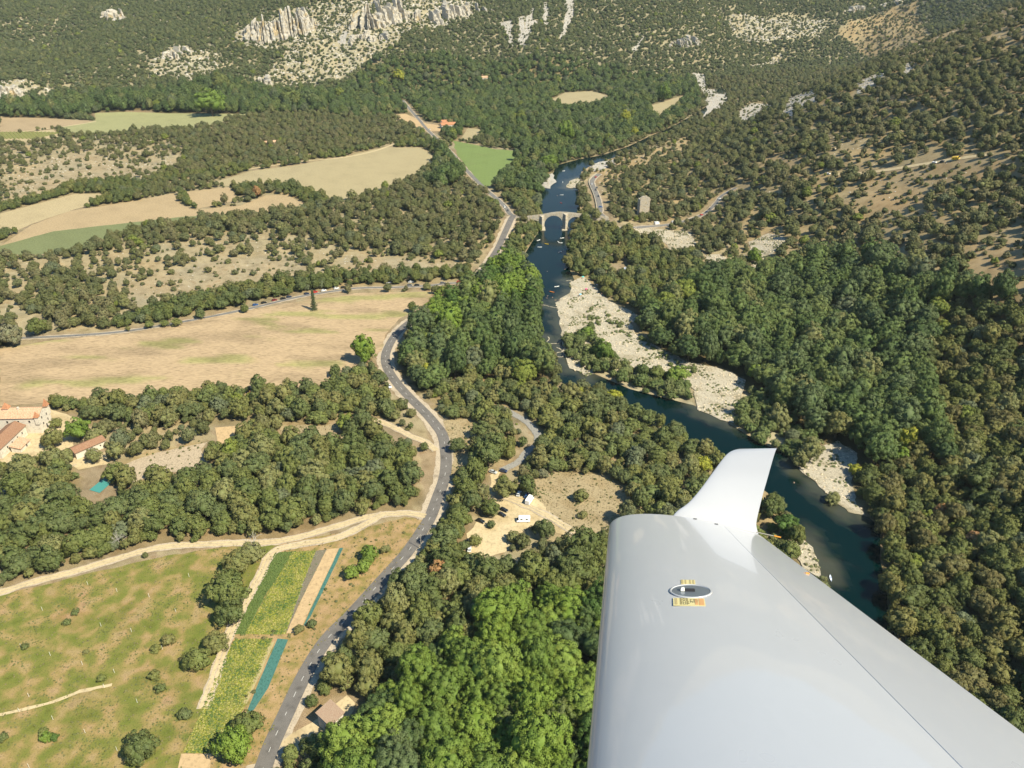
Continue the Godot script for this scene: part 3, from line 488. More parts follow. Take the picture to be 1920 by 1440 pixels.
const CLIFFS := [
	["tall pale limestone cliff with vertical ribs above the wooded slope",[-601.3,1845.8,-573.6,1840.8,-540.4,1846.2,-497.1,1865.6,-464.0,1879.1,-434.4,1914.7],69.7],
	["high white limestone cliff stained ochre at the mountain crest",[-367.5,1892.2,-320.0,1876.3,-287.8,1903.1,-262.4,1941.0,-229.8,1977.9],62.7],
	["broken limestone wall below the ochre cliff",[-359.8,1822.3,-326.9,1838.6,-285.7,1834.8,-259.6,1862.5],24.4],
	["long pale cliff band on the mountain crest",[-255.2,1987.6,-199.4,1980.4,-155.5,2029.2,-104.7,2090.4,-40.1,2137.1],41.2],
	["small pale cliff on the distant hillside",[-1038.0,2150.7,-980.5,2094.6,-948.6,2114.2],32.5],
	["low pale crag on the lower left slope",[-897.7,1421.2,-879.4,1439.3,-869.5,1456.7],34.1],
	["short rocky bluff above the river gorge",[381.1,2025.1,433.6,2062.7,481.7,2104.1],27.5],
	["grey rock band near the ridge",[939.3,2422.0,1050.3,2474.4,1112.8,2418.5],20.5],
	["small crag beside the far meadow",[-513.3,1626.0,-489.7,1634.1,-474.5,1658.7],20.2],
	["jagged pale crag on the rocky shoulder",[-729.7,1725.2,-698.4,1712.5,-683.5,1751.2,-672.2,1768.2],27.7],
]
const X0D := [100,227,300,400,700,900,1050,1250,1450,1700,2000,3000]
const X0X := [120,165,185,215,205,190,205,305,430,620,800,1300]
const XRD := [100,240,290,365,420,500,560,650,780,960,1080,1250,1450,1700]
const XLX := [170,128,125,108,45,18,8,10,30,60,140,240,330,440]
const XRX := [215,158,172,150,105,60,42,50,66,95,190,300,385,500]
const DBX := [-1400,-890,-500,-300,0,350,700]
const DBD := [1250,1330,1450,1530,1700,1830,2100]
const SMX := [-1300,-800,-300,100]
const SMS := [0.16,0.2,0.36,0.42]

# ------------------------------------------------------------------ mesh building
class MB:
	var v := PackedVector3Array()
	var n := PackedVector3Array()
	var c := PackedColorArray()
	var i := PackedInt32Array()
	func add(p: Vector3, nn: Vector3, cc := Color.WHITE) -> int:
		v.append(p); n.append(nn); c.append(cc)
		return v.size() - 1
	func tri(a: int, b: int, d: int) -> void:
		if (v[d] - v[a]).cross(v[b] - v[a]).dot(n[a] + n[b] + n[d]) < 0.0:
			i.append(a); i.append(d); i.append(b)
		else:
			i.append(a); i.append(b); i.append(d)
	func quad(a: int, b: int, d: int, e: int) -> void:
		tri(a, b, d); tri(a, d, e)
	func face(pts: Array, out: Vector3, cc := Color.WHITE) -> void:
		var nn: Vector3 = (pts[1] - pts[0]).cross(pts[2] - pts[0]).normalized()
		if nn.dot(out) < 0.0: nn = -nn
		var first := v.size()
		for p in pts: add(p, nn, cc)
		for k in range(1, pts.size() - 1): tri(first, first + k, first + k + 1)
	func solid(pts: Array, faces: Array, cc := Color.WHITE) -> void:
		var mid := Vector3.ZERO
		for p in pts: mid += p
		mid /= pts.size()
		for f in faces:
			var q := []
			var fm := Vector3.ZERO
			for k in f:
				q.append(pts[k]); fm += pts[k]
			face(q, fm / f.size() - mid, cc)
	func box(mid: Vector3, size: Vector3, b := Basis.IDENTITY, cc := Color.WHITE, bevel := 0.0) -> void:
		var h := size / 2.0
		var top := Vector2(h.x - bevel, h.z - bevel)
		var q := []
		for s in [Vector3(-h.x, -h.y, -h.z), Vector3(h.x, -h.y, -h.z), Vector3(h.x, -h.y, h.z), Vector3(-h.x, -h.y, h.z)]: q.append(mid + b * s)
		if bevel <= 0.0:
			for s in [Vector3(-h.x, h.y, -h.z), Vector3(h.x, h.y, -h.z), Vector3(h.x, h.y, h.z), Vector3(-h.x, h.y, h.z)]: q.append(mid + b * s)
			solid(q, [[0, 1, 2, 3], [4, 5, 6, 7], [0, 1, 5, 4], [1, 2, 6, 5], [2, 3, 7, 6], [3, 0, 4, 7]], cc)
			return
		for s in [Vector3(-h.x, h.y - bevel, -h.z), Vector3(h.x, h.y - bevel, -h.z), Vector3(h.x, h.y - bevel, h.z), Vector3(-h.x, h.y - bevel, h.z)]: q.append(mid + b * s)
		for s in [Vector3(-top.x, h.y, -top.y), Vector3(top.x, h.y, -top.y), Vector3(top.x, h.y, top.y), Vector3(-top.x, h.y, top.y)]: q.append(mid + b * s)
		solid(q, [[0, 1, 2, 3], [8, 9, 10, 11], [0, 1, 5, 4], [1, 2, 6, 5], [2, 3, 7, 6], [3, 0, 4, 7], [4, 5, 9, 8], [5, 6, 10, 9], [6, 7, 11, 10], [7, 4, 8, 11]], cc)
	func tube(path: Array, radii: Array, sides := 7, cc := Color.WHITE, cap := true) -> void:
		var rows := []
		for k in path.size():
			var t: Vector3 = (path[min(k + 1, path.size() - 1)] - path[max(k - 1, 0)]).normalized()
			var a := t.cross(Vector3(0.31, 0.2, 0.93)).normalized()
			var b := t.cross(a)
			var row := []
			for s in sides:
				var w := a * cos(TAU * s / sides) + b * sin(TAU * s / sides)
				row.append(add(path[k] + w * radii[k], w, cc))
			rows.append(row)
		for k in rows.size() - 1:
			for s in sides: quad(rows[k][s], rows[k][(s + 1) % sides], rows[k + 1][(s + 1) % sides], rows[k + 1][s])
		if cap:
			for e in [0, path.size() - 1]:
				var t2: Vector3 = (path[e] - path[1 if e == 0 else e - 1]).normalized()
				var q := []
				for s in sides: q.append(v[rows[e][s]])
				face(q, t2, cc)
	func lathe(prof: Array, sides := 16, at := Vector3.ZERO, b := Basis.IDENTITY, cc := Color.WHITE) -> void:
		for k in prof.size() - 1:
			var p0: Vector2 = prof[k]
			var p1: Vector2 = prof[k + 1]
			var nn := Vector2(p1.y - p0.y, p0.x - p1.x).normalized()
			for s in sides:
				var a0 := TAU * s / sides
				var a1 := TAU * (s + 1) / sides
				var q := []
				for w in [[a0, p0], [a1, p0], [a1, p1], [a0, p1]]:
					q.append(add(at + b * Vector3(cos(w[0]) * w[1].x, w[1].y, sin(w[0]) * w[1].x), b * Vector3(cos(w[0]) * nn.x, nn.y, sin(w[0]) * nn.x), cc))
				quad(q[0], q[1], q[2], q[3])
	func mesh(m: Material = null) -> ArrayMesh:
		var a := []
		a.resize(Mesh.ARRAY_MAX)
		a[Mesh.ARRAY_VERTEX] = v; a[Mesh.ARRAY_NORMAL] = n; a[Mesh.ARRAY_COLOR] = c; a[Mesh.ARRAY_INDEX] = i
		var r := ArrayMesh.new()
		r.add_surface_from_arrays(Mesh.PRIMITIVE_TRIANGLES, a)
		if m: r.surface_set_material(0, m)
		return r

# ------------------------------------------------------------------ nodes and labels
var used := {}
func numbered(called: String) -> String:
	used[called] = used.get(called, -1) + 1
	return called if used[called] == 0 else "%s_%03d" % [called, used[called]]
func tag(o: Node, label: String, category: String, group := "", kind := "") -> Node:
	o.set_meta("label", label); o.set_meta("category", category)
	if group: o.set_meta("group", group)
	if kind: o.set_meta("kind", kind)
	return o
func thing(called: String, label: String, category: String, at := Vector3.ZERO, turn := 0.0, group := "") -> Node3D:
	var o := Node3D.new()
	o.name = numbered(called); add_child(o)
	o.position = at; o.rotation.y = turn
	tag(o, label, category, group)
	return o
func part(called: String, m: Mesh, mat: Material, parent: Node) -> MeshInstance3D:
	var o := MeshInstance3D.new()
	o.name = called; o.mesh = m
	if mat: o.material_override = mat
	parent.add_child(o, true)
	return o
func single(called: String, m: Mesh, mat: Material, label: String, category: String, group := "", kind := "") -> MeshInstance3D:
	var o := MeshInstance3D.new()
	o.name = numbered(called); o.mesh = m
	if mat: o.material_override = mat
	add_child(o)
	tag(o, label, category, group, kind)
	return o

# ------------------------------------------------------------------ materials
var mats := {}
func lin(r: float, g: float, b: float) -> Color: return Color(r, g, b).linear_to_srgb()
func noise_tex(sd: int, freq: float, ramp: Array, size := 512, octaves := 4, kind := FastNoiseLite.TYPE_SIMPLEX_SMOOTH) -> NoiseTexture2D:
	var f := FastNoiseLite.new()
	f.seed = sd; f.frequency = freq; f.fractal_octaves = octaves; f.noise_type = kind
	var t := NoiseTexture2D.new()
	t.width = size; t.height = size; t.seamless = true; t.noise = f
	var g := Gradient.new()
	var o := PackedFloat32Array()
	var c := PackedColorArray()
	for k in ramp.size():
		o.append(k / float(ramp.size() - 1))
		c.append(ramp[k] if ramp[k] is Color else Color(ramp[k], ramp[k], ramp[k]))
	g.offsets = o; g.colors = c
	t.color_ramp = g
	return t
var tex := {}
func flat(c: Color, rough := 0.9, vertex := true) -> StandardMaterial3D:
	var m := StandardMaterial3D.new()
	m.albedo_color = c; m.roughness = rough; m.vertex_color_use_as_albedo = vertex
	m.metallic_specular = 0.3
	return m
func ground_mat(c: Color, t: Texture2D, tile: Vector3, t2: Texture2D = null, tile2 := 1.0, rough := 0.95, bump: Texture2D = null, depth := 0.0) -> StandardMaterial3D:
	var m := flat((c.srgb_to_linear() * 0.72).linear_to_srgb(), rough)
	m.metallic_specular = 0.2
	m.albedo_texture = t
	m.uv1_triplanar = true; m.uv1_world_triplanar = true; m.uv1_scale = Vector3(1 / tile.x, 1 / tile.y, 1 / tile.z)
	if t2:
		m.detail_enabled = true; m.detail_albedo = t2; m.detail_blend_mode = BaseMaterial3D.BLEND_MODE_MUL
		m.detail_uv_layer = BaseMaterial3D.DETAIL_UV_2
		m.uv2_triplanar = true; m.uv2_world_triplanar = true; m.uv2_scale = Vector3.ONE / tile2
	if bump:
		m.heightmap_enabled = true; m.heightmap_texture = bump; m.heightmap_scale = depth
	return m

func make_materials() -> void:
	tex.fine = noise_tex(1, 0.02, [0.72, 0.9, 1.0, 1.12, 0.8], 512, 5)
	tex.coarse = noise_tex(2, 0.008, [0.8, 0.95, 1.0, 1.0, 0.86], 512, 4)
	tex.rows = noise_tex(22, 0.03, [0.78, 0.96, 1.04, 0.88, 1.06], 512, 4)
	tex.soft = noise_tex(21, 0.02, [0.92, 1.0, 1.04], 256, 3)
	tex.streak = noise_tex(3, 0.015, [0.74, 0.95, 1.0, 0.86, 1.05], 512, 5)
	tex.stones = noise_tex(4, 0.045, [0.55, 0.85, 1.0, 1.0], 512, 2, FastNoiseLite.TYPE_CELLULAR)
	tex.speckle = noise_tex(5, 0.07, [0.5, 0.8, 1.0, 1.1], 512, 3)
	tex.rock = noise_tex(6, 0.012, [Color(0.5, 0.49, 0.48), Color(0.88, 0.87, 0.85), Color(1, 0.99, 0.97), Color(0.95, 0.9, 0.8), Color(0.6, 0.58, 0.55)], 512, 5)
	tex.rocktall = noise_tex(16, 0.02, [0.62, 0.9, 1.0, 1.0, 0.8], 512, 4)
	tex.tiles = noise_tex(7, 0.05, [Color(0.6, 0.55, 0.52), Color(0.95, 0.85, 0.8), Color(1, 1, 0.95), Color(0.8, 0.62, 0.55), Color(1, 0.92, 0.82)], 256, 3)
	tex.meadow = noise_tex(8, 0.017, [Color(0.39, 0.40, 0.19), Color(0.46, 0.48, 0.23), Color(0.51, 0.50, 0.27), Color(0.62, 0.54, 0.35), Color(0.68, 0.58, 0.43), Color(0.55, 0.46, 0.35)], 1024, 6)
	tex.verge = noise_tex(9, 0.012, [Color(0.46, 0.47, 0.24), Color(0.62, 0.54, 0.35), Color(0.70, 0.59, 0.43), Color(0.74, 0.61, 0.46)], 512, 5)
	tex.crop = noise_tex(10, 0.05, [Color(0.24, 0.36, 0.12), Color(0.42, 0.52, 0.2), Color(0.62, 0.63, 0.24), Color(0.76, 0.72, 0.36), Color(0.5, 0.56, 0.22)], 512, 4)
	tex.ripple = noise_tex(11, 0.03, [0.0, 1.0], 512, 3)
	tex.soilmix = noise_tex(12, 0.01, [Color(0.78, 0.74, 0.68), Color(0.95, 0.92, 0.86), Color(1, 0.97, 0.92), Color(0.88, 0.8, 0.7)], 1024, 6)
	var g := {}
	for e in [["soil", 0.504, 0.380, 0.234], ["soil2", 0.543, 0.410, 0.243], ["straw", 0.582, 0.470, 0.279], ["straw2", 0.504, 0.420, 0.248], ["hay", .570, .420, .258], ["palegreen", 0.407, 0.400, 0.198], ["dullgreen", 0.242, 0.270, 0.126], ["lush", 0.233, 0.310, 0.104], ["tan", 0.601, 0.430, 0.243], ["dryrow", 0.466, 0.390, 0.198], ["dirt", 0.660, 0.530, 0.324], ["drygrass", 0.466, 0.370, 0.221], ["stony", .560, .450, .320]]:
		g[e[0]] = lin(e[1], e[2], e[3])
	for k in g:
		var long := Vector3(70, 20, 16) if k in ["hay", .570, .420, .258] else Vector3(22, 22, 22)
		var rows: bool = k in ["hay", .570, .420, .258]
		mats[k] = ground_mat(g[k], tex.soft if k in ["tan", "dryrow", "dirt"] else tex.streak, long, tex.fine if not k in ["tan", "dirt"] else tex.coarse, 9.0)
		if rows:
			mats[k].detail_albedo = tex.rows
			mats[k].uv2_scale = Vector3(1 / 160.0, 1 / 40.0, 1 / 26.0)
	mats.gravel = ground_mat(lin(.66, .585, .455), tex.stones, Vector3(9, 9, 9), tex.fine, 26.0)
	mats.scree = ground_mat(lin(.64, .60, .545), tex.speckle, Vector3(30, 30, 30), tex.coarse, 80.0)
	mats.meadow = ground_mat(Color.WHITE, tex.meadow, Vector3(190, 190, 190), tex.fine, 8.0)
	mats.verge = ground_mat(Color.WHITE, tex.verge, Vector3(40, 40, 40), tex.fine, 6.0)
	mats.crop_green = ground_mat(lin(.17, .24, .07), tex.speckle, Vector3(8, 8, 8), tex.fine, 12.0)
	mats.crop_yellow = ground_mat(Color.WHITE, tex.crop, Vector3(16, 16, 16), tex.speckle, 9.0)
	mats.crop_weeds = ground_mat(lin(.30, .26, .19), tex.speckle, Vector3(9, 9, 9), tex.fine, 5.0)
	mats.teal = ground_mat(lin(.085, .225, .195), tex.streak, Vector3(6, 6, 6), tex.fine, 14.0, 0.7)
	mats.pool = flat(lin(.055, .22, .205), 0.4)
	mats.murky = flat(lin(.16, .24, .2), 0.2)
	mats.asphalt = ground_mat(lin(.255, .235, .22), tex.coarse, Vector3(30, 30, 30), tex.speckle, 5.0, 0.85)
	mats.asphalt2 = ground_mat(lin(.30, .285, .27), tex.coarse, Vector3(30, 30, 30), tex.speckle, 5.0, 0.85)
	mats.greypath = ground_mat(lin(.34, .325, .30), tex.fine, Vector3(14, 14, 14))
	mats.shoulder = ground_mat(lin(.58, .48, .36), tex.fine, Vector3(11, 11, 11), tex.coarse, 45.0)
	mats.paint = ground_mat(lin(.80, .79, .76), tex.fine, Vector3(3, 3, 3))
	mats.terrain = ground_mat(Color.WHITE, tex.soilmix, Vector3(120, 120, 120), tex.speckle, 14.0)
	mats.rock = ground_mat(lin(.66, .635, .60), tex.rock, Vector3(60, 60, 60), tex.rocktall, 38.0)
	mats.rock.uv2_scale = Vector3(1 / 22.0, 1 / 45.0, 1 / 22.0)
	mats.stone = ground_mat(lin(.82, .76, .67), tex.rock, Vector3(14, 14, 14), tex.speckle, 5.0)
	mats.wall = ground_mat(lin(.86, .78, .66), tex.coarse, Vector3(9, 9, 9), tex.fine, 4.0)
	mats.oldwall = ground_mat(lin(.52, .46, .37), tex.rock, Vector3(9, 9, 9), tex.stones, 3.0)
	mats.roof = ground_mat(lin(.52, .35, .255), tex.tiles, Vector3(7, 7, 7), tex.speckle, 2.5)
	mats.roofpale = ground_mat(lin(.72, .55, .41), tex.tiles, Vector3(11, 11, 11))
	mats.rooforange = ground_mat(lin(.60, .34, .215), tex.tiles, Vector3(11, 11, 11))
	mats.roofold = ground_mat(lin(.52, .44, .375), tex.tiles, Vector3(3, 3, 3), tex.stones, 2.2)
	mats.dark = flat(lin(.03, .03, .035), 0.4)
	mats.bark = flat(lin(.10, .08, .06), 0.95)
	mats.dead = flat(lin(.34, .32, .29), 0.95)
	mats.leaf = flat(Color.WHITE, 0.62)
	mats.leaf.backlight_enabled = true
	mats.leaf.backlight = Color(0.28, 0.32, 0.14)
	var w := StandardMaterial3D.new()
	w.albedo_color = Color.WHITE; w.vertex_color_use_as_albedo = true
	w.roughness = 0.05; w.metallic_specular = 0.25
	w.normal_enabled = true
	var rn := noise_tex(13, 0.03, [0.0, 1.0], 512, 4)
	rn.as_normal_map = true; rn.bump_strength = 3.0
	w.normal_texture = rn; w.normal_scale = 0.18
	w.uv1_triplanar = true; w.uv1_world_triplanar = true; w.uv1_scale = Vector3.ONE / 14.0
	mats.water = w
	var p := StandardMaterial3D.new()
	p.albedo_color = lin(.455, .462, .488); p.roughness = 0.3; p.metallic_specular = 0.5
	p.clearcoat_enabled = true; p.clearcoat = 0.7; p.clearcoat_roughness = 0.03
	p.roughness_texture = noise_tex(31, 0.02, [0.88, 1.0, 0.94, 1.0], 256, 4)
	p.albedo_texture = noise_tex(32, 0.012, [0.985, 1.0, 0.992, 1.0], 512, 5)
	p.uv1_triplanar = true; p.uv1_scale = Vector3(0.7, 0.7, 0.35)
	mats.white_paint = p
	mats.glass = flat(lin(.02, .025, .03), 0.08, false)
	mats.tyre = flat(lin(.02, .02, .02), 0.9, false)
	mats.lamp = flat(lin(.75, .75, .72), 0.2, false)

# ------------------------------------------------------------------ terrain
func tab(t: float, xs: Array, ys: Array) -> float:
	if t <= xs[0]: return ys[0]
	for k in range(1, xs.size()):
		if t <= xs[k]: return ys[k - 1] + (ys[k] - ys[k - 1]) * (t - xs[k - 1]) / (xs[k] - xs[k - 1])
	return ys[-1]
func wob(x: float, y: float) -> float:
	return (sin(x + 1.3 * sin(y * 0.8 + 0.5)) + sin(y * 1.1 + 1.7 * sin(x * 0.6 + 2.0)) + 0.5 * sin(2.1 * x + 1.1 * y + sin(x * 1.7))) / 2.5
func relief(x: float, d: float) -> float:
	var e := maxf(0.0, x - tab(d, X0D, X0X))
	var h := 0.0
	if e > 0.0: h += 0.43 * e * e / (e + 40) + 9 * wob(x / 60, d / 60) * minf(1, e / 120) + 3 * wob(x / 23, d / 23) * minf(1, e / 60)
	var m := maxf(0.0, d - tab(x, DBX, DBD))
	if m > 0.0:
		var t := tab(x, SMX, SMS) * m * m / (m + 80)
		h += 600 * (1 - exp(-t / 600)) + 24 * wob(x / 150, d / 170) * minf(1, m / 250) + 8 * wob(x / 50, d / 60) * minf(1, m / 120)
	var off := maxf(maxf(tab(d, XRD, XLX) - x, x - tab(d, XRD, XRX)), d - 1560)
	var k := clampf(off / 14, 0, 1)
	k = k * k * (3 - 2 * k)
	h += 1.6 * wob(x / 70, d / 80) * clampf((off - 30) / 80, 0, 1)
	h += 11 * exp(-(pow(x + 2, 2) + pow(d - 742, 2)) / (2 * 676.0)) + 10 * exp(-(pow(x - 98, 2) + pow(d - 745, 2)) / (2 * 676.0))
	return h * k
const ROWS := 300
const COLS := 440
const D_NEAR := 95.0
const D_STEP := 1.0122
const T_MAX := 1.3
var hts := PackedFloat32Array()
func hgt(x: float, d: float) -> float:
	var fi := log(d / D_NEAR) / log(D_STEP)
	var i0 := clampi(int(fi), 0, ROWS - 2)
	var da := D_NEAR * pow(D_STEP, i0)
	fi = clampf((d - da) / (da * (D_STEP - 1)), 0, 1)
	var fj := (x / d + T_MAX) / (2 * T_MAX) * (COLS - 1)
	var j0 := clampi(int(fj), 0, COLS - 2)
	fj = clampf(fj - j0, 0, 1)
	var a := hts[i0 * COLS + j0]
	var b := hts[i0 * COLS + j0 + 1]
	var c := hts[(i0 + 1) * COLS + j0]
	var e := hts[(i0 + 1) * COLS + j0 + 1]
	if fi + fj <= 1.0: return a + (b - a) * fj + (c - a) * fi
	return e + (c - e) * (1 - fj) + (b - e) * (1 - fi)
func at(x: float, d: float, up := 0.0) -> Vector3: return Vector3(x, hgt(x, d) + up, -d)
func slope(x: float, d: float) -> Vector3:
	var s := maxf(2.0, d * 0.006)
	return Vector3(hgt(x - s, d) - hgt(x + s, d), 2 * s, hgt(x, d + s) - hgt(x, d - s)).normalized()

const CELL := 4.0
const ZX := -1800.0
const ZD := 80.0
const ZW := 900
const ZH := 760
var zone_map := PackedByteArray()
var zone_names := ["", "bare", "water"]
func to2(a: Array) -> PackedVector2Array:
	var r := PackedVector2Array()
	for k in range(0, a.size(), 2): r.append(Vector2(a[k], a[k + 1]))
	return r
func paint_zone(poly: PackedVector2Array, id: int) -> void:
	var lo := poly[0].y
	var hi := lo
	for p in poly:
		lo = minf(lo, p.y); hi = maxf(hi, p.y)
	for r in range(maxi(0, int((lo - ZD) / CELL)), mini(ZH - 1, int((hi - ZD) / CELL) + 1) + 1):
		var y := ZD + (r + 0.5) * CELL
		var xs := []
		for k in poly.size():
			var a := poly[k]
			var b := poly[(k + 1) % poly.size()]
			if (a.y > y) != (b.y > y): xs.append(a.x + (b.x - a.x) * (y - a.y) / (b.y - a.y))
		xs.sort()
		for k in range(0, xs.size() - 1, 2):
			for q in range(maxi(0, ceili((xs[k] - ZX) / CELL - 0.5)), mini(ZW - 1, floori((xs[k + 1] - ZX) / CELL - 0.5)) + 1):
				zone_map[r * ZW + q] = id
func zone_at(x: float, d: float) -> String:
	var q := int((x - ZX) / CELL)
	var r := int((d - ZD) / CELL)
	if q < 0 or r < 0 or q >= ZW or r >= ZH: return ""
	return zone_names[zone_map[r * ZW + q]]

var fnoise := FastNoiseLite.new()
func nz(x: float, y: float, s: float) -> float: return fnoise.get_noise_2d(x / s, y / s)

func natural_zone(x: float, d: float) -> String:
	var z := zone_at(x, d)
	if z != "": return z
	if d - tab(x, DBX, DBD) > -40.0: return "mountain"
	if x - tab(d, X0D, X0X) > 0.0: return "slope_dense"
	return "scrub_dense"

# species, crown from, to, cover, size of clearings (0 none), leaves, bare ground (linear), label, group
const VEG := {
	"mountain": ["bush", 6.0, 13.0, 0.820, 0.20, "mtn", [0.476, 0.445, 0.327], "small dark bush on the far wooded mountain slope", "mountain bushes"],
	"slope_rocky": ["bush", 3.5, 9.0, 0.320, 0.30, "mtn", [0.567, 0.538, 0.410], "small bush between white rocks below the cliffs", "bushes among the cliffs"],
	"slope_dense": ["oak", 3.0, 12.0, 0.540, 0.32, "scrub", [0.500, 0.421, 0.274], "rounded evergreen oak on the sunny slope above the river road", "oaks on the eastern slope"],
	"slope_open": ["oak", 2.5, 9.0, 0.200, 0.32, "scrub", [0.545, 0.445, 0.284], "scattered oak on the bare tan hillside", "oaks on the bare hillside"],
	"slope_sparse": ["bush", 2.5, 7.0, 0.160, 0.30, "scrub", [0.545, 0.433, 0.279], "low bush on bare hillside soil", "bushes on bare hillside soil"],
	"scrub_open": ["oak", 2.5, 9.5, 0.200, 0.28, "scrub", [0.533, 0.468, 0.327], "round bush on stony scrubland between the fields", "bushes on the stony scrubland"],
	"scrub_sparse": ["bush", 1.2, 7.0, 0.070, 0.30, "scrub", [0.522, 0.456, 0.332], "small bush on the bare stony ridge", "bushes on the stony ridge"],
	"scrub_dense": ["oak", 3.0, 11.0, 0.660, 0.26, "scrub", [0.510, 0.445, 0.305], "low evergreen oak in the scrub wood between field and road", "oaks of the scrub wood"],
	"hedge": ["oak", 6.0, 10.0, 0.985, 0.00, "oak", [0.454, 0.386, 0.253], "dark oak in the hedge row along a field edge", "hedge row oaks"],
	"low_wood": ["oak", 3.5, 11.5, 0.950, 0.16, "lowwood", [0.408, 0.339, 0.211], "olive green oak in the low wood beside the hay field", "oaks of the low wood"],
	"oak_wood": ["oak", 4.5, 14.0, 0.985, 0.08, "oak", [0.374, 0.304, 0.190], "rounded dark oak in the dense oak wood beside the curving road", "oaks of the roadside wood"],
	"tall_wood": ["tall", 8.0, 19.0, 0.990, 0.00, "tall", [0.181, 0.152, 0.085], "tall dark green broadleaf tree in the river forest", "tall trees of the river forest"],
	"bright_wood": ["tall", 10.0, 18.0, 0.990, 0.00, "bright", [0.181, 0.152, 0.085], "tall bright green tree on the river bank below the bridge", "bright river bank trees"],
	"river_trees": ["oak", 5.0, 11.5, 0.880, 0.18, "lowwood", [0.432, 0.374, 0.242], "mid green tree on the river bank near the stone bridge", "trees near the stone bridge"],
	"camp_wood": ["oak", 5.0, 16.0, 0.800, 0.22, "tall", [0.318, 0.281, 0.168], "leafy tree in the woods around the campsite", "campsite trees"],
	"hill_wood": ["oak", 4.0, 12.5, 0.985, 0.05, "hill", [0.295, 0.246, 0.148], "dark clumped oak on the steep wooded bank beside the river bend", "oaks on the steep bank"],
	"willow": ["oak", 4.0, 9.0, 0.850, 0.15, "willow", [0.590, 0.550, 0.410], "light green willow growing on the gravel bar", "willows on the gravel bar"],
	"willow_open": ["bush", 1.5, 5.0, 0.250, 0.30, "willow", [0.601, 0.573, 0.432], "low willow bush on pale gravel", "willow bushes on gravel"],
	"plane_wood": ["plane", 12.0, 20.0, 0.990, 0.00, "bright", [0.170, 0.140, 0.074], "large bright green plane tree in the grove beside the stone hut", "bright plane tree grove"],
	"scree": ["bush", 2.5, 6.0, 0.070, 0.00, "mtn", [0.485, 0.470, 0.378], "small bush on pale scree", "bushes on the scree"],
	"scattered": ["bush", 0.6, 1.8, 0.030, 0.30, "scrub", [0.488, 0.392, 0.231], "tiny shrub on the dry clearing", "shrubs on dry clearings"],
}
const LEAF := {
	"oak": [[0.112, 0.132, 0.039], [0.129, 0.146, 0.043], [0.092, 0.113, 0.037], [0.149, 0.151, 0.052], [0.104, 0.127, 0.048]],
	"scrub": [[0.129, 0.135, 0.052], [0.149, 0.146, 0.063], [0.107, 0.116, 0.045], [0.159, 0.149, 0.073], [0.122, 0.132, 0.060]],
	"lowwood": [[0.136, 0.156, 0.048], [0.154, 0.160, 0.050], [0.114, 0.137, 0.048], [0.171, 0.165, 0.063], [0.104, 0.123, 0.048]],
	"tall": [[0.082, 0.120, 0.037], [0.102, 0.139, 0.043], [0.069, 0.101, 0.035], [0.122, 0.151, 0.048], [0.092, 0.123, 0.050]],
	"bright": [[0.070, 0.120, 0.027], [0.139, 0.201, 0.032], [0.122, 0.179, 0.032], [0.159, 0.217, 0.041], [0.107, 0.160, 0.030]],
	"hill": [[0.102, 0.118, 0.035], [0.124, 0.135, 0.039], [0.082, 0.099, 0.032], [0.154, 0.146, 0.048], [0.129, 0.118, 0.045]],
	"willow": [[0.141, 0.170, 0.060], [0.124, 0.153, 0.054], [0.159, 0.177, 0.071], [0.104, 0.137, 0.045]],
	"mtn": [[0.097, 0.116, 0.050], [0.114, 0.130, 0.052], [0.084, 0.101, 0.045], [0.129, 0.137, 0.063]],
	"olive": [[0.174, 0.177, 0.071]], "grey": [[0.174, 0.170, 0.102]], "lime": [[0.267, 0.271, 0.037]], "russet": [[0.322, 0.183, 0.084]],
}

func make_terrain() -> void:
	fnoise.seed = 7; fnoise.frequency = 1.0; fnoise.fractal_octaves = 3
	hts.resize(ROWS * COLS)
	for i in ROWS:
		var d := D_NEAR * pow(D_STEP, i)
		for j in COLS: hts[i * COLS + j] = relief(d * (-T_MAX + 2 * T_MAX * j / (COLS - 1)), d)
	zone_map.resize(ZW * ZH)
	for z in ZONES:
		if not z[0] in zone_names: zone_names.append(z[0])
		paint_zone(to2(z[1]), zone_names.find(z[0]))
	for r in ROADS:
		var pl := to2(r[4])
		for k in pl.size() - 1:
			var s: Vector2 = (pl[k + 1] - pl[k]).normalized().orthogonal() * (r[3] * 0.5 + (4.0 if r[0] == "road" else 0.8))
			paint_zone(PackedVector2Array([pl[k] + s, pl[k + 1] + s, pl[k + 1] - s, pl[k] - s]), 1)
	var m := MB.new()
	for i in ROWS:
		var d := D_NEAR * pow(D_STEP, i)
		for j in COLS:
			var x := d * (-T_MAX + 2 * T_MAX * j / (COLS - 1))
			var z := natural_zone(x, d)
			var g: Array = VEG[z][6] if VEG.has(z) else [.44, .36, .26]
			var n := 1.0 + 0.22 * nz(x, d, 26.0) + 0.15 * nz(x + 900, d, 7.0)
			var warm := 1.0 + 0.10 * nz(x - 500, d, 60.0)
			m.add(Vector3(x, hts[i * COLS + j], -d), slope(x, d), Color(g[0] * n * warm, g[1] * n, g[2] * n / warm))
	for i in ROWS - 1:
		for j in COLS - 1:
			var a := i * COLS + j
			m.tri(a, a + 1, a + COLS); m.tri(a + 1, a + COLS + 1, a + COLS)
	single("ground", m.mesh(), mats.terrain, "dry stony ground of the river valley and its hills", "ground", "", "structure")

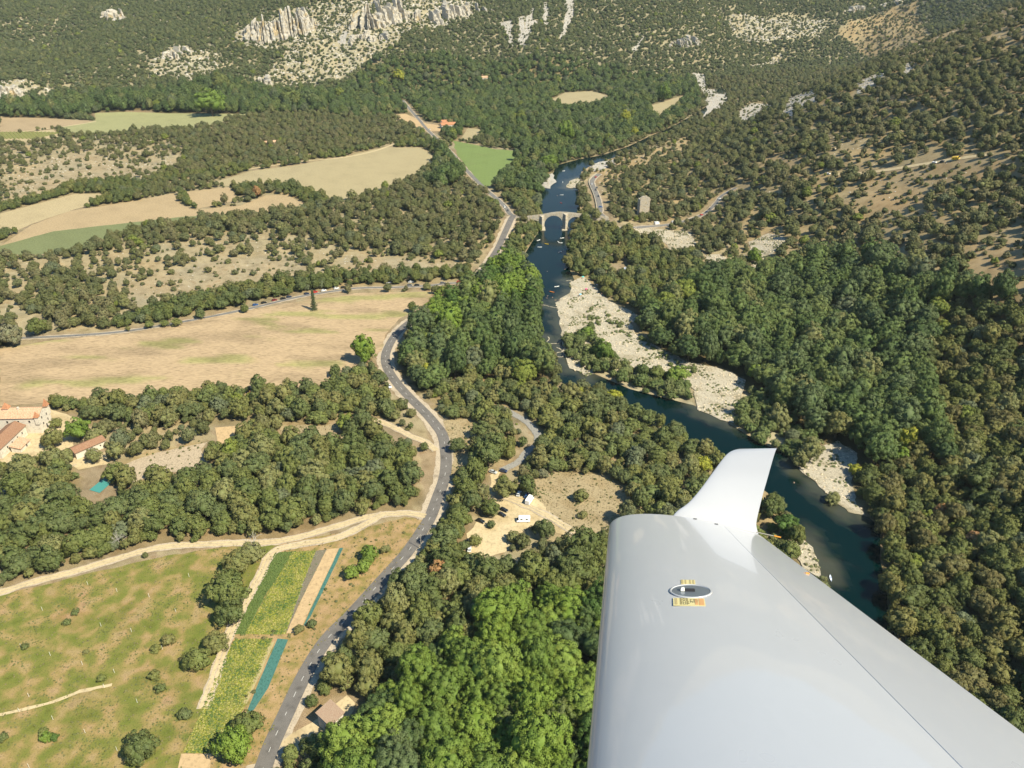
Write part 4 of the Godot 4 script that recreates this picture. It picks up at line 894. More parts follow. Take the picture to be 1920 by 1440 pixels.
func rough_edge(poly: PackedVector2Array, step: float, amp: float) -> PackedVector2Array:
	var out := PackedVector2Array()
	for k in poly.size():
		var a := poly[k]
		var b := poly[(k + 1) % poly.size()]
		var n := maxi(1, int(a.distance_to(b) / step))
		for q in n:
			var p := a.lerp(b, q / float(n))
			out.append(p + Vector2(nz(p.x, p.y, 11.0), nz(p.x + 300, p.y, 11.0)) * amp)
	return out

func drape(poly: PackedVector2Array, up: float, tint: Callable, level := NAN) -> ArrayMesh:
	var m := MB.new()
	var lo := poly[0]
	var hi := poly[0]
	for p in poly:
		lo = lo.min(p); hi = hi.max(p)
	var s := clampf(lo.y * 0.011, 2.5, 9.0)
	for r in range(floori(lo.y / s), ceili(hi.y / s)):
		for q in range(floori(lo.x / s), ceili(hi.x / s)):
			var cell := PackedVector2Array([Vector2(q, r) * s, Vector2(q + 1, r) * s, Vector2(q + 1, r + 1) * s, Vector2(q, r + 1) * s])
			for piece in Geometry2D.intersect_polygons(poly, cell):
				if Geometry2D.is_polygon_clockwise(piece) and piece.size() < 3: continue
				var idx := Geometry2D.triangulate_polygon(piece)
				var first := m.v.size()
				for p in piece:
					m.add(Vector3(p.x, level if not is_nan(level) else hgt(p.x, p.y) + up, -p.y), slope(p.x, p.y) if is_nan(level) else Vector3.UP, tint.call(p.x, p.y))
				for k in range(0, idx.size(), 3): m.tri(first + idx[k], first + idx[k + 1], first + idx[k + 2])
	return m.mesh()

func sheet_tint(key: String) -> Callable:
	return func(x: float, d: float) -> Color:
		var n := 1.0 + 0.16 * nz(x, d, 38.0) + 0.08 * nz(x, d * 3.0, 14.0)
		var c := Color(n, n, n)
		if key in ["hay", .570, .420, .258]:
			# green regrowth in long streaks
			var g := smoothstep(0.22, 0.46, nz(x * 0.35 + 77, d * 1.6 - 40, 42.0))
			n *= lerpf(1.08, 0.80, smoothstep(-0.1, 0.35, nz(x * 0.4 - 200, d * 1.2, 34.0)))
			c = Color(n * lerpf(1, 0.72, g), n * lerpf(1, 0.88, g), n * lerpf(1, 0.62, g))
		elif key == "meadow":
			# worn brown streaks along the old rows
			var a := (x * 0.30 + d * 0.95) / 5.0
			var b := x * 0.95 - d * 0.30
			var st := smoothstep(0.05, 0.38, nz(a, b, 9.0) + 0.5 * nz(x + 400, d, 34.0))
			c = Color(n * lerpf(0.94, 1.25, st), n * lerpf(1.0, 1.02, st), n * lerpf(0.92, 1.15, st))
		elif key == "lush":
			var g2 := smoothstep(0.05, 0.5, nz(x + 20, d, 40.0))
			c = Color(n * lerpf(1, 1.5, g2), n * lerpf(1, 1.15, g2), n * lerpf(1, 1.4, g2))
		elif key == "gravel":
			var s := smoothstep(0.1, 0.5, nz(x + 9, d + 4, 16.0))
			c = Color(n * lerpf(1, 0.72, s), n * lerpf(1, 0.7, s), n * lerpf(1, 0.62, s))
		elif key in ["dirt", "drygrass"]:
			var s2 := smoothstep(0.0, 0.5, nz(x - 9, d + 40, 13.0))
			c = Color(n * lerpf(1, 0.82, s2), n * lerpf(1, 0.78, s2), n * lerpf(1, 0.72, s2))
		return c

func smooth_line(a: Array, step: float) -> PackedVector2Array:
	var cv := Curve2D.new()
	var p := to2(a)
	for k in p.size():
		var t := (p[mini(k + 1, p.size() - 1)] - p[maxi(k - 1, 0)]) / 6.0
		cv.add_point(p[k], -t, t)
	cv.bake_interval = step
	return cv.get_baked_points()

func ribbon(line: PackedVector2Array, w: float, up: float, off := 0.0, ragged := 0.0) -> ArrayMesh:
	var m := MB.new()
	var last := []
	for k in line.size():
		var t := (line[mini(k + 1, line.size() - 1)] - line[maxi(k - 1, 0)]).normalized()
		var s := Vector2(t.y, -t.x)
		var row := []
		for q in 4:
			var e := (q / 3.0 - 0.5) * w
			if ragged > 0.0 and (q == 0 or q == 3): e += signf(e) * ragged * (0.3 + nz(line[k].x + q * 50, line[k].y, 7.0))
			var p := line[k] + s * (e + off)
			row.append(m.add(at(p.x, p.y, up), slope(p.x, p.y), Color.WHITE * (1.0 + 0.12 * nz(p.x, p.y, 15.0))))
		if last:
			for q in 3: m.quad(last[q], last[q + 1], row[q + 1], row[q])
		last = row
	return m.mesh()

func make_sheets() -> void:
	for s in SHEETS:
		var amp := 0.5 if s[1] in ["teal", "tan", "crop_yellow", "crop_green", "pool", "murky", "dryrow", "crop_weeds"] else (4.5 if s[1] == "scree" else (2.6 if s[5][1] > 900 or s[1] == "gravel" else 1.2))
		var poly := rough_edge(to2(s[5]), maxf(3.0, s[5][1] / 110.0), amp * (0.25 if s[1] in ["pool", "teal", "tan"] else 1.0))
		single(s[0], drape(poly, 0.10 + 0.05 * s[4] + (0.25 if s[0] == "gravel_bar" or s[0] == "rock_bank" else 0.0), sheet_tint(s[1])), mats[s[1]], s[2], s[3], "", "structure" if s[3] in ["field", "meadow", "verge", "clearing", "gravel bar", "sand", "scree", "rock bank", "dirt lot", "yard"] else "")
	var shallow := []
	for s in SHEETS:
		if s[0] == "gravel_bar": shallow.append(to2(s[5]))
	var weirs := []
	for w in WEIRS: weirs.append(to2(w))
	var tint := func(x: float, d: float) -> Color:
		# river bed seen through the water: brown over the shoals beside the gravel and the weirs
		var near := 60.0
		var p := Vector2(x, d)
		for poly in shallow + weirs:
			for k in poly.size() - 1:
				near = minf(near, p.distance_to(Geometry2D.get_closest_point_to_segment(p, poly[k], poly[k + 1])))
		var k2 := (1.0 - smoothstep(0.5, 13.0, near + 6.0 * nz(x, d, 12.0))) * 0.6
		return Color(.0038, .0115, .0115).lerp(Color(.075, .075, .052), k2)
	single("river", drape(to2(RIVER), 0.0, tint, 0.13), mats.water, "calm dark blue green river winding under the stone bridge", "river", "", "structure")

func make_roads() -> void:
	var order := 0
	for r in ROADS:
		order += 1
		var line := smooth_line(r[4], 3.0)
		var lift := 0.16 + 0.012 * order
		if r[0] == "road":
			var road := thing(r[0], r[2], "road")
			road.set_meta("kind", "structure")
			part("shoulder", ribbon(line, r[3] + (4.4 if r[1] == "asphalt" else 1.6), lift - 0.1, 0.0, 1.3), mats.shoulder, road)
			part("carriageway", ribbon(line, r[3], lift + 0.05), mats[r[1]], road)
			if r[1] == "asphalt":
				var run := 0.0
				for k in line.size() - 1:
					run += line[k].distance_to(line[k + 1])
					if run > 6.4 and line[k].y < 520:
						run = 0.0
						part("lane_dash", ribbon(PackedVector2Array([line[k], line[k].lerp(line[k + 1], 0.95)]), 0.15, lift + 0.08), mats.paint, road)
		elif r[0] == "track" and r[3] > 2.0 and line[0].y < 700:
			var t := thing(r[0], r[2], "track")
			t.set_meta("kind", "structure")
			part("track_bed", ribbon(line, r[3] + 1.0, lift - 0.04, 0.0, 0.8), mats.shoulder, t)
			for e in [-1, 1]: part("wheel_rut", ribbon(line, 1.15, lift + 0.03, e * 0.85, 0.25), mats.dirt, t)
		else:
			single(r[0], ribbon(line, r[3], lift, 0.0, 0.5), mats[r[1]], r[2], r[0], "", "structure")

# ------------------------------------------------------------------ trees
var rng := RandomNumberGenerator.new()
func rdir() -> Vector3:
	var y := rng.randf_range(-1, 1)
	var a := rng.randf() * TAU
	var r := sqrt(1 - y * y)
	return Vector3(r * cos(a), y, r * sin(a))
# a crown of leaf clumps, one unit wide, standing on y = 0
func crown_mesh(sd: int, clumps: int, clump_r: float, leaves: int, leaf: float, tall: float, low: float, spread := 0.25) -> ArrayMesh:
	rng.seed = sd
	var m := MB.new()
	var hh := tall - low
	var lobes := [[Vector3(rng.randf_range(-.05, .05), low + hh * 0.56, rng.randf_range(-.05, .05)), Vector3(.34, hh * 0.44, .34)]]
	var parts := rng.randi_range(3, 5)
	for k in parts:
		var la := TAU * (k + rng.randf_range(-.3, .3)) / parts
		var lr := rng.randf_range(.20, .29)
		var off := rng.randf_range(.16, .26)
		lobes.append([Vector3(cos(la) * off, low + hh * rng.randf_range(.32, .62), sin(la) * off), Vector3(lr, hh * rng.randf_range(.26, .36), lr)])
	# branches' inner leaf mass, so that no light passes straight through
	for lobe in lobes:
		var rings := []
		for a in 6:
			var row := []
			for b in 9:
				var th := PI * a / 5.0
				var ph := TAU * b / 9.0
				var w := Vector3(sin(th) * cos(ph), cos(th), sin(th) * sin(ph))
				row.append(m.add(lobe[0] + w * lobe[1] * (0.62 + 0.14 * rng.randf()), w, Color(0.85, 0.9, 0.85)))
			rings.append(row)
		for a in 5:
			for b in 9: m.quad(rings[a][b], rings[a][(b + 1) % 9], rings[a + 1][(b + 1) % 9], rings[a + 1][b])
	for k in clumps:
		var y := 1.0 - 1.55 * (k + 0.5) / clumps
		var a := k * 2.39996 + rng.randf() * 0.7
		var r := sqrt(maxf(0.0, 1 - y * y))
		var w := Vector3(r * cos(a), y, r * sin(a))
		var reach := rng.randf_range(1.0 - spread, 1.0) - clump_r * 0.9
		var lobe: Array = lobes[0] if k % 3 == 0 else lobes[1 + k % (lobes.size() - 1)]
		var c: Vector3 = lobe[0] + w * lobe[1] * (reach + 0.12)
		var cr := clump_r * rng.randf_range(0.7, 1.35)
		var shade := rng.randf_range(0.82, 1.16)
		var hue := rng.randf_range(-0.07, 0.09)
		var col := Color(shade * (1 + hue), shade, shade * (1 - hue))
		for q in leaves:
			var n := (rdir() + w * 0.75 + Vector3(0, 0.25, 0)).normalized()
			var p := c + n * cr * rng.randf_range(0.72, 1.12)
			var f := (n + rdir() * 0.75).normalized()
			var t := f.cross(rdir()).normalized()
			var b := f.cross(t)
			var s := leaf * rng.randf_range(0.6, 1.3)
			var nn := (n * 0.8 + f * 0.45 + w * 0.2).normalized()
			var cc := col * rng.randf_range(0.88, 1.12)
			cc.a = 1
			var v0 := m.add(p - t * s * 0.5, nn, cc)
			var v1 := m.add(p + b * s * 0.36, nn, cc)
			var v2 := m.add(p + t * s * 0.55, nn, cc)
			var v3 := m.add(p - b * s * 0.36, nn, cc)
			m.quad(v0, v1, v2, v3)
	return m.mesh(mats.leaf)
func trunk_mesh(sd: int, tall: float) -> ArrayMesh:
	rng.seed = sd
	var m := MB.new()
	m.tube([Vector3(0, -0.05, 0), Vector3(0.01, tall * 0.2, 0), Vector3(0.0, tall * 0.45, 0.01), Vector3(0.02, tall * 0.75, 0)], [0.04, 0.03, 0.024, 0.008], 7)
	for k in 4:
		var a := k * 1.6 + rng.randf()
		var y0 := tall * (0.25 + 0.08 * k)
		m.tube([Vector3(0, y0, 0), Vector3(cos(a) * 0.13, y0 + 0.1, sin(a) * 0.13), Vector3(cos(a) * 0.3, y0 + 0.22, sin(a) * 0.3)], [0.018, 0.013, 0.004], 5)
	return m.mesh(mats.bark)

var kinds := {}
const TALLNESS := {"oak": 0.86, "bush": 0.66, "tall": 1.12, "plane": 1.2}
func make_tree_kinds() -> void:
	for e in [["oak", 10, 70, .105, 70, .052, .84, .04, .3], ["bush", 6, 30, .14, 55, .075, .62, -.06, .3], ["tall", 8, 100, .085, 80, .040, 1.12, .08, .3], ["plane", 6, 170, .068, 120, .026, 1.15, .12, .3]]:
		var crowns := []
		for k in e[1]: crowns.append(crown_mesh(100 * k + hash(e[0]) % 77, e[2], e[3], e[4], e[5], e[6] * (0.92 + 0.04 * k), e[7], e[8]))
		kinds[e[0]] = {"crowns": crowns, "trunk": trunk_mesh(5, e[6])}
var leaf_mats := {}
func leaf_mat(c: Array) -> StandardMaterial3D:
	if not leaf_mats.has(c):
		var m: StandardMaterial3D = mats.leaf.duplicate()
		m.albedo_color = lin(c[0], c[1], c[2])
		leaf_mats[c] = m
	return leaf_mats[c]
const TREE_NAME := {"oak": "oak_tree", "bush": "bush", "tall": "broadleaf_tree", "plane": "plane_tree"}
func plant(kind: String, x: float, d: float, size: float, leaves: Array, turn: float, pick: int, label: String, group: String) -> void:
	var t := thing(TREE_NAME[kind], label, "bush" if kind == "bush" else "tree", at(x, d, -0.1), turn, group)
	var k: Dictionary = kinds[kind]
	t.scale = Vector3(size * (0.82 + 0.36 * fmod(turn * 7.1, 1.0)), size * (0.75 + 0.45 * fmod(turn * 3.7, 1.0)), size * (0.82 + 0.36 * fmod(turn * 11.3, 1.0)))
	part("trunk", k.trunk, mats.bark, t)
	part("crown", k.crowns[pick % k.crowns.size()], leaf_mat(leaves), t)

const LANDMARKS := [[-62, 177, "the stone hut"], [-85, 215, "the teal netting"], [-115, 262, "the crop beds"], [0, 285, "the dirt parking"], [35, 300, "the dry grass clearing"], [-70, 330, "the dirt track junction"], [-60, 395, "the road bend"], [-45, 440, "the curving grey path"], [-105, 460, "the end of the hay field"], [-279, 372, "the farmhouse"], [-228, 347, "the barn"], [-207, 315, "the pool cover"], [-197, 274, "the murky pool"], [-180, 345, "the stony terrace"], [-120, 385, "the farm track clearing"], [40, 743, "the stone bridge"], [60, 600, "the bathing beach"], [120, 480, "the long gravel bar"], [165, 345, "the gravel bank"], [140, 290, "the gravel spit"], [97, 627, "the dome tent"], [137, 792, "the ruined tower"], [160, 700, "the sandy riverside parking"], [215, 640, "the pale sandy clearing"], [-40, 1050, "the green field"], [-101, 1284, "the campsite building"], [180, 235, "the lower river bend"], [400, 700, "the hill road"], [-300, 540, "the hay field road"], [-149, 538, "the lone conifer"], [30, 1010, "the upstream river pool"], [-520, 1150, "the far pale meadow"], [300, 420, "the foot of the steep slope"], [215, 300, "the steep river bank"]]
# a few trees of every wood are paler, greyer, yellower or withered
func leaf_of(palette: String, pick: int) -> Array:
	if palette == "bright" and pick % 7 == 3: return [LEAF.tall[pick % 5], HUES[pick % 5]]
	if palette != "bright":
		if pick in [7, 23, 41]: return [LEAF.olive[0], "pale olive"]
		if pick in [15, 50]: return [[.122, .140, .076], "grey green"]
		if pick == 33: return [[.165, .195, .040], "lime green"]
	var cols: Array = LEAF[palette]
	return [cols[pick % cols.size()], HUES[pick % cols.size()] if palette != "bright" else ["deep green", "bright green", "fresh green", "yellow green", "mid green"][pick % 5]]
const HUES := ["dark green", "olive green", "deep green", "yellowish green", "greyish green"]
const PLACE := {"mountain": "on the mountain slope", "slope_rocky": "among white cliffs", "slope_dense": "on the sunny slope", "slope_open": "on the bare hillside", "slope_sparse": "on bare hillside soil", "scrub_open": "on stony scrubland", "scrub_sparse": "on the stony ridge", "scrub_dense": "in the scrub wood", "hedge": "in a hedge row", "low_wood": "in the low wood", "oak_wood": "in the oak wood", "tall_wood": "in the river forest", "bright_wood": "on the leafy bank", "river_trees": "on the river bank", "camp_wood": "in the campsite woods", "hill_wood": "on the steep bank", "willow": "on the gravel bar", "willow_open": "on pale gravel", "plane_wood": "in the bright grove", "scattered": "on dry grass", "scree": "on pale scree"}
var marks := []
func look(place: String, kind: String, hue: String, share: float, x: float, d: float) -> String:
	var best := ""
	var far := 1e9
	if marks.is_empty():
		marks = LANDMARKS.duplicate()
		var rocks := ["the ribbed cliff", "the ochre cliff", "the broken rock wall", "the long cliff band", "the far small cliff", "the lower crag", "the gorge bluff", "the ridge rock band", "the meadow crag", "the jagged crag"]
		for k in CLIFFS.size(): marks.append([CLIFFS[k][1][2], CLIFFS[k][1][3], rocks[k]])
		for q in SHEETS:
			if q[0] in ["scree", "rock_bank"]: marks.append([q[5][0], q[5][1], "the " + " ".join(q[2].split(" ").slice(0, 4))])
	for l in marks:
		var r := Vector2(x - l[0], d - l[1]).length()
		if r < far:
			far = r; best = l[2]
	var rel := "right beside" if far < 16 else ("close to" if far < 34 else ("near" if far < 70 else "around"))
	var noun: String = {"oak": "oak", "bush": "low bush", "tall": "broadleaf tree", "plane": "plane tree"}[kind]
	return "%s %s %s %s %s %s" % ["large" if share > 0.6 else ("small" if share < 0.25 else "mid-sized"), hue, noun, place, rel, best]

func tuft_mesh(sd: int) -> ArrayMesh:
	rng.seed = sd
	var m := MB.new()
	for k in 34:
		var w := (rdir() + Vector3(0, 0.8, 0)).normalized()
		var p := Vector3(w.x * 0.45, absf(w.y) * 0.4, w.z * 0.45) * rng.randf_range(0.4, 1.0)
		var n := (w + rdir() * 0.6).normalized()
		var t := n.cross(rdir()).normalized()
		var b := n.cross(t)
		var g := rng.randf_range(0.8, 1.2)
		var s := rng.randf_range(0.16, 0.34)
		var nn := (w + Vector3(0, 0.5, 0)).normalized()
		m.quad(m.add(p - t * s, nn, Color(g, g, g)), m.add(p + b * s * 0.6, nn, Color(g, g, g)), m.add(p + t * s, nn, Color(g, g, g)), m.add(p - b * s * 0.6, nn, Color(g, g, g)))
	return m.mesh(mats.leaf)
func scatter(called: String, label: String, cat: String, polys: Array, step: float, m: Mesh, lo: float, hi: float, up: float, colour: Callable, keep_off := []) -> void:
	rng.seed = hash(called) % 1000
	var xf := []
	var cols := []
	for poly in polys:
		var a: Vector2 = poly[0]
		var b: Vector2 = poly[0]
		for p in poly:
			a = a.min(p); b = b.max(p)
		var y := a.y
		while y < b.y:
			var x := a.x
			while x < b.x:
				var p := Vector2(x + rng.randf() * step, y + rng.randf() * step)
				var c: Variant = colour.call(p.x, p.y, rng.randf())
				var s := rng.randf_range(lo, hi)
				var turn := rng.randf() * TAU
				if c != null and Geometry2D.is_point_in_polygon(p, poly) and not keep_off.any(func(k): return Geometry2D.is_point_in_polygon(p, k)):
					xf.append(Transform3D(Basis(Vector3.UP, turn).scaled(Vector3(s, s * rng.randf_range(0.7, 1.2), s)), at(p.x, p.y, up)))
					cols.append(c)
				x += step
			y += step
	var mm := MultiMesh.new()
	mm.transform_format = MultiMesh.TRANSFORM_3D; mm.use_colors = true
	mm.mesh = m; mm.instance_count = xf.size()
	for k in xf.size():
		mm.set_instance_transform(k, xf[k]); mm.set_instance_color(k, cols[k])
	var o := MultiMeshInstance3D.new()
	o.multimesh = mm; o.name = numbered(called)
	add_child(o)
	tag(o, label, cat, "", "stuff")
func make_ground_cover() -> void:
	var of := func(keys: Array) -> Array:
		var r := []
		for s in SHEETS:
			if s[1] in keys: r.append(to2(s[5]))
		return r
	scatter("crop_plants", "leafy yellow green crop plants covering the vegetable beds", "crop plants", of.call(["crop_yellow"]), 0.75, tuft_mesh(1), 0.6, 1.25, 0.2, func(x, d, r):
		var t := clampf(0.5 + 0.9 * nz(x, d, 9.0) + (r - 0.5) * 0.9, 0, 1)
		return Color(.085, .135, .035).lerp(Color(.30, .28, .085), t))
	scatter("bean_plants", "low dark green plants of the edging bed", "crop plants", of.call(["crop_green"]), 0.8, tuft_mesh(2), 0.5, 1.0, 0.18, func(_x, _d, r): return Color(.07, .115, .03).lerp(Color(.12, .16, .045), r))
	scatter("weeds", "thin weeds along the grey mulch strip", "weeds", of.call(["crop_weeds"]), 1.1, tuft_mesh(3), 0.4, 1.0, 0.15, func(x, d, r): return Color(.10, .12, .06).lerp(Color(.24, .23, .18), r) if nz(x, d, 5.0) > -0.1 else null)
	scatter("meadow_grass", "rough green and straw coloured grass of the stake meadow", "grass", of.call(["meadow"]), 1.15, tuft_mesh(4), 0.25, 0.95, 0.1, func(x, d, r):
		var g := nz(x, d, 24.0) + 0.6 * nz(x + 50, d, 7.0)
		if r > 0.45 + g * 1.1: return null
		return Color(.19, .155, .085).lerp(Color(.115, .130, .045), clampf(0.5 + g * 1.3, 0, 1)))
	scatter("verge_grass", "dry and green tufts along the verge and clearings", "grass", of.call(["verge", "drygrass"]), 1.6, tuft_mesh(5), 0.4, 1.1, 0.1, func(x, d, r):
		var g := nz(x, d, 15.0)
		if r > 0.5 + g * 0.6: return null
		return Color(.25, .19, .11).lerp(Color(.13, .145, .05), clampf(0.3 + g * 1.6, 0, 1)), of.call(["crop_yellow", "crop_green", "crop_weeds", "tan", "teal", "dryrow", "dirt"]))
	var st := MB.new()
	rng.seed = 5
	var ring := []
	for a in 4:
		var row := []
		for b in 6:
			var th := PI * a / 3.0
			row.append(Vector3(sin(th) * cos(TAU * b / 6), cos(th) * 0.6, sin(th) * sin(TAU * b / 6)) * rng.randf_range(0.7, 1.1))
		ring.append(row)
	for a in 3:
		for b in 6: st.face([ring[a][b], ring[a][(b + 1) % 6], ring[a + 1][(b + 1) % 6]], ring[a][b] + ring[a + 1][(b + 1) % 6]); st.face([ring[a][b], ring[a + 1][(b + 1) % 6], ring[a + 1][b]], ring[a][b] + ring[a + 1][b])
	scatter("cobbles", "loose pale cobbles strewn over the gravel bars", "cobbles", of.call(["gravel"]), 2.4, st.mesh(mats.stone), 0.25, 0.85, 0.45, func(x, d, r): return Color(1.25, 1.2, 1.1) * (0.85 + 0.35 * r) if nz(x, d, 14.0) > -0.15 else null)
	scatter("scree_blocks", "grey blocks lying on the scree slopes", "scree blocks", of.call(["scree"]), 4.5, st.mesh(mats.stone), 0.5, 1.8, 0.2, func(_x, _d, r): return Color(1.1, 1.1, 1.1) * (0.7 + 0.4 * r))
	scatter("gravel_weeds", "green weeds sprouting between the gravel", "weeds", of.call(["gravel"]), 2.2, tuft_mesh(6), 0.7, 2.2, 0.4, func(x, d, r): return Color(.12, .145, .055).lerp(Color(.2, .19, .1), r) if nz(x + 30, d, 18.0) > 0.16 else null)

func make_vegetation() -> void:
	rng.seed = 4242
	var cand := []   # [size, x, d, zone, shown px, turn, pick]
	var sp := sin(deg_to_rad(PITCH))
	var cp := cos(deg_to_rad(PITCH))
	var d := 100.0
	while d < 3000.0:
		var step := 2.6 if d < 420 else (3.6 if d < 900 else (5.2 if d < 1500 else 6.6))
		var reach := minf(d * 1.25, 0.78 * (d * cp + (CAM_H - 30) * sp) + 25)
		for q in range(-int(reach / step), int(reach / step) + 1):
			var x := (q + rng.randf()) * step
			var dd := d + rng.randf() * step
			var z := natural_zone(x, dd)
			var roll := rng.randf()
			var big := rng.randf()
			var turn := rng.randf() * TAU
			var pick := rng.randi() % 60
			if not VEG.has(z): continue
			var e: Array = VEG[z]
			if e[4] > 0.0 and nz(x + 140, dd - 60, 30.0) * 0.6 + nz(x, dd, 11.0) * 0.5 < -0.42 + e[4] * 0.85:
				if roll > 0.10: continue
			else:
				var mean: float = e[1] + 0.42 * (e[2] - e[1])
				if e[3] < 0.97 and roll > -log(1.0 - e[3]) / (0.785 * mean * mean) * step * step * 1.35: continue
			var size := lerpf(e[1], e[2], big * big * 0.7 + big * 0.3)
			var r4 := size * 0.42
			if e[1] > 1.0 and roll > 0.03 and "bare" in [zone_at(x - r4, dd), zone_at(x + r4, dd), zone_at(x, dd - r4), zone_at(x, dd + r4)]: continue
			cand.append([size, x, dd, z, turn, pick])
		d += step
	cand.sort_custom(func(a, b): return a[0] > b[0])
	var grid := {}
	var kept := []
	# trees given singly take their place first
	var solo := []
	for t in TREES: solo.append([t[2], t[0], t[1]])
	for c in solo + cand:
		var gx := int(floor(c[1] / 9.0))
		var gd := int(floor(c[2] / 9.0))
		var free := true
		for ix in range(gx - 1, gx + 2):
			for iz in range(gd - 1, gd + 2):
				for o in grid.get(Vector2i(ix, iz), []):
					var need: float = (o[0] + c[0]) * (0.22 + 0.12 * fmod(absf(c[1]) * 3.3, 1.0))
					if (o[1] - c[1]) * (o[1] - c[1]) + (o[2] - c[2]) * (o[2] - c[2]) < need * need:
						free = false; break
				if not free: break
			if not free: break
		if c.size() == 3 or free:
			var key := Vector2i(gx, gd)
			if not grid.has(key): grid[key] = []
			grid[key].append(c)
			if c.size() > 3: kept.append(c)
	# the largest of each kind as seen from the aeroplane are single trees, the rest are woodland
	var by_kind := {"oak": [], "bush": [], "tall": [], "plane": []}
	for c in kept:
		var up := hgt(c[1], c[2]) - CAM_H
		var depth: float = c[2] * cp - up * sp
		var u: float = absf(c[1]) / depth / 0.666
		var v: float = absf(up * cp + c[2] * sp) / depth / 0.5
		c.append(c[0] / depth if maxf(u, v) < 1.0 else 0.0)
		by_kind[VEG[c[3]][0]].append(c)
	for t in TREES:
		var pal: String = "lowwood" if t[3] == "oak" and t[2] < 7.0 else t[3]
		var kind := "bush" if t[2] < (7.0 if t[1] < 262 and t[0] < -100 else 3.2) else "oak"
		var what := look("standing alone", kind, HUES[int(absf(t[0])) % 5] if t[3] == "oak" else {"bright": "bright green", "olive": "pale olive", "grey": "dusty grey green", "lime": "lime yellow", "russet": "withered russet"}[t[3]], 0.7 if t[2] > 8 else (0.4 if t[2] > 5 else 0.1), t[0], t[1])
		var cols: Array = LEAF[pal]
		plant(kind, t[0], t[1], t[2], cols[int(absf(t[0])) % cols.size()], absf(t[0]) * 0.7, int(absf(t[1])), what, t[3] + " " + kind + " trees standing singly")
	for kind in by_kind:
		var list: Array = by_kind[kind]
		list.sort_custom(func(a, b): return a[6] > b[6])
		var many: int = mini({"oak": 230, "bush": 260, "tall": 270, "plane": 120}[kind], list.size())
		for k in many:
			var c: Array = list[k]
			var e: Array = VEG[c[3]]
			var lf := leaf_of(e[5], c[5])
			plant(kind, c[1], c[2], c[0], lf[0], c[4], c[5], look(PLACE[c[3]], kind, lf[1], (c[0] - e[1]) / (e[2] - e[1]), c[1], c[2]), e[8])
		var rest := list.slice(many)
		var crowns: Array = kinds[kind].crowns
		for n in crowns.size():
			var mine := rest.filter(func(c): return c[5] % crowns.size() == n)
			if mine.is_empty(): continue
			var mm := MultiMesh.new()
			mm.transform_format = MultiMesh.TRANSFORM_3D; mm.use_colors = true
			mm.mesh = crowns[n]; mm.instance_count = mine.size()
			for k in mine.size():
				var c: Array = mine[k]
				var l: Array = leaf_of(VEG[c[3]][5], c[5])[0]
				var j := 0.9 + 0.2 * fmod(c[4] * 5.3, 1.0)
				mm.set_instance_transform(k, Transform3D(Basis(Vector3.UP, c[4]).scaled(Vector3(c[0] * (0.82 + 0.36 * fmod(c[4] * 7.1, 1.0)), c[0] * (0.75 + 0.45 * fmod(c[4] * 3.7, 1.0)), c[0] * (0.82 + 0.36 * fmod(c[4] * 11.3, 1.0)))), at(c[1], c[2], -0.1)))
				mm.set_instance_color(k, Color(l[0] * j, l[1] * j, l[2] * j))
			var o := MultiMeshInstance3D.new()
			o.multimesh = mm
			o.name = numbered({"oak": "oak_woodland", "bush": "scrub", "tall": "forest", "plane": "grove"}[kind])
			add_child(o)
			tag(o, {"oak": "mass of evergreen oaks covering the slopes and scrub woods", "bush": "mass of dark bushes covering the mountain and stony ridges", "tall": "mass of leafy trees in the river and campsite woods", "plane": "mass of bright plane crowns"}[kind], "woodland", "distant woodland masses", "stuff")
	print("plants ", kept.size())

func make_dead_tree(x: float, d: float, size: float, label: String) -> void:
	rng.seed = int(x * 10)
	var t := thing("dead_tree", label, "tree", at(x, d, -0.1))
	var m := MB.new()
	m.tube([Vector3.ZERO, Vector3(0.1, size * 0.35, 0), Vector3(0, size * 0.7, 0.1)], [0.3, 0.2, 0.08], 7)
	part("trunk", m.mesh(), mats.dead, t)
	for k in 16:
		var b := MB.new()
		var w := (rdir() + Vector3(0, 0.9, 0)).normalized()
		var y := size * rng.randf_range(0.25, 0.65)
		var p0 := Vector3(0.05, y, 0)
		var p1 := p0 + w * size * 0.3
		var p2 := p1 + (w + rdir() * 0.6).normalized() * size * 0.3
		b.tube([p0, p1, p2], [0.12, 0.085, 0.03], 5)
		for q in 3: b.tube([p1.lerp(p2, q * 0.3), p1.lerp(p2, q * 0.3) + (w + rdir()).normalized() * size * 0.2], [0.05, 0.015], 4)
		part("branch", b.mesh(), mats.dead, t)

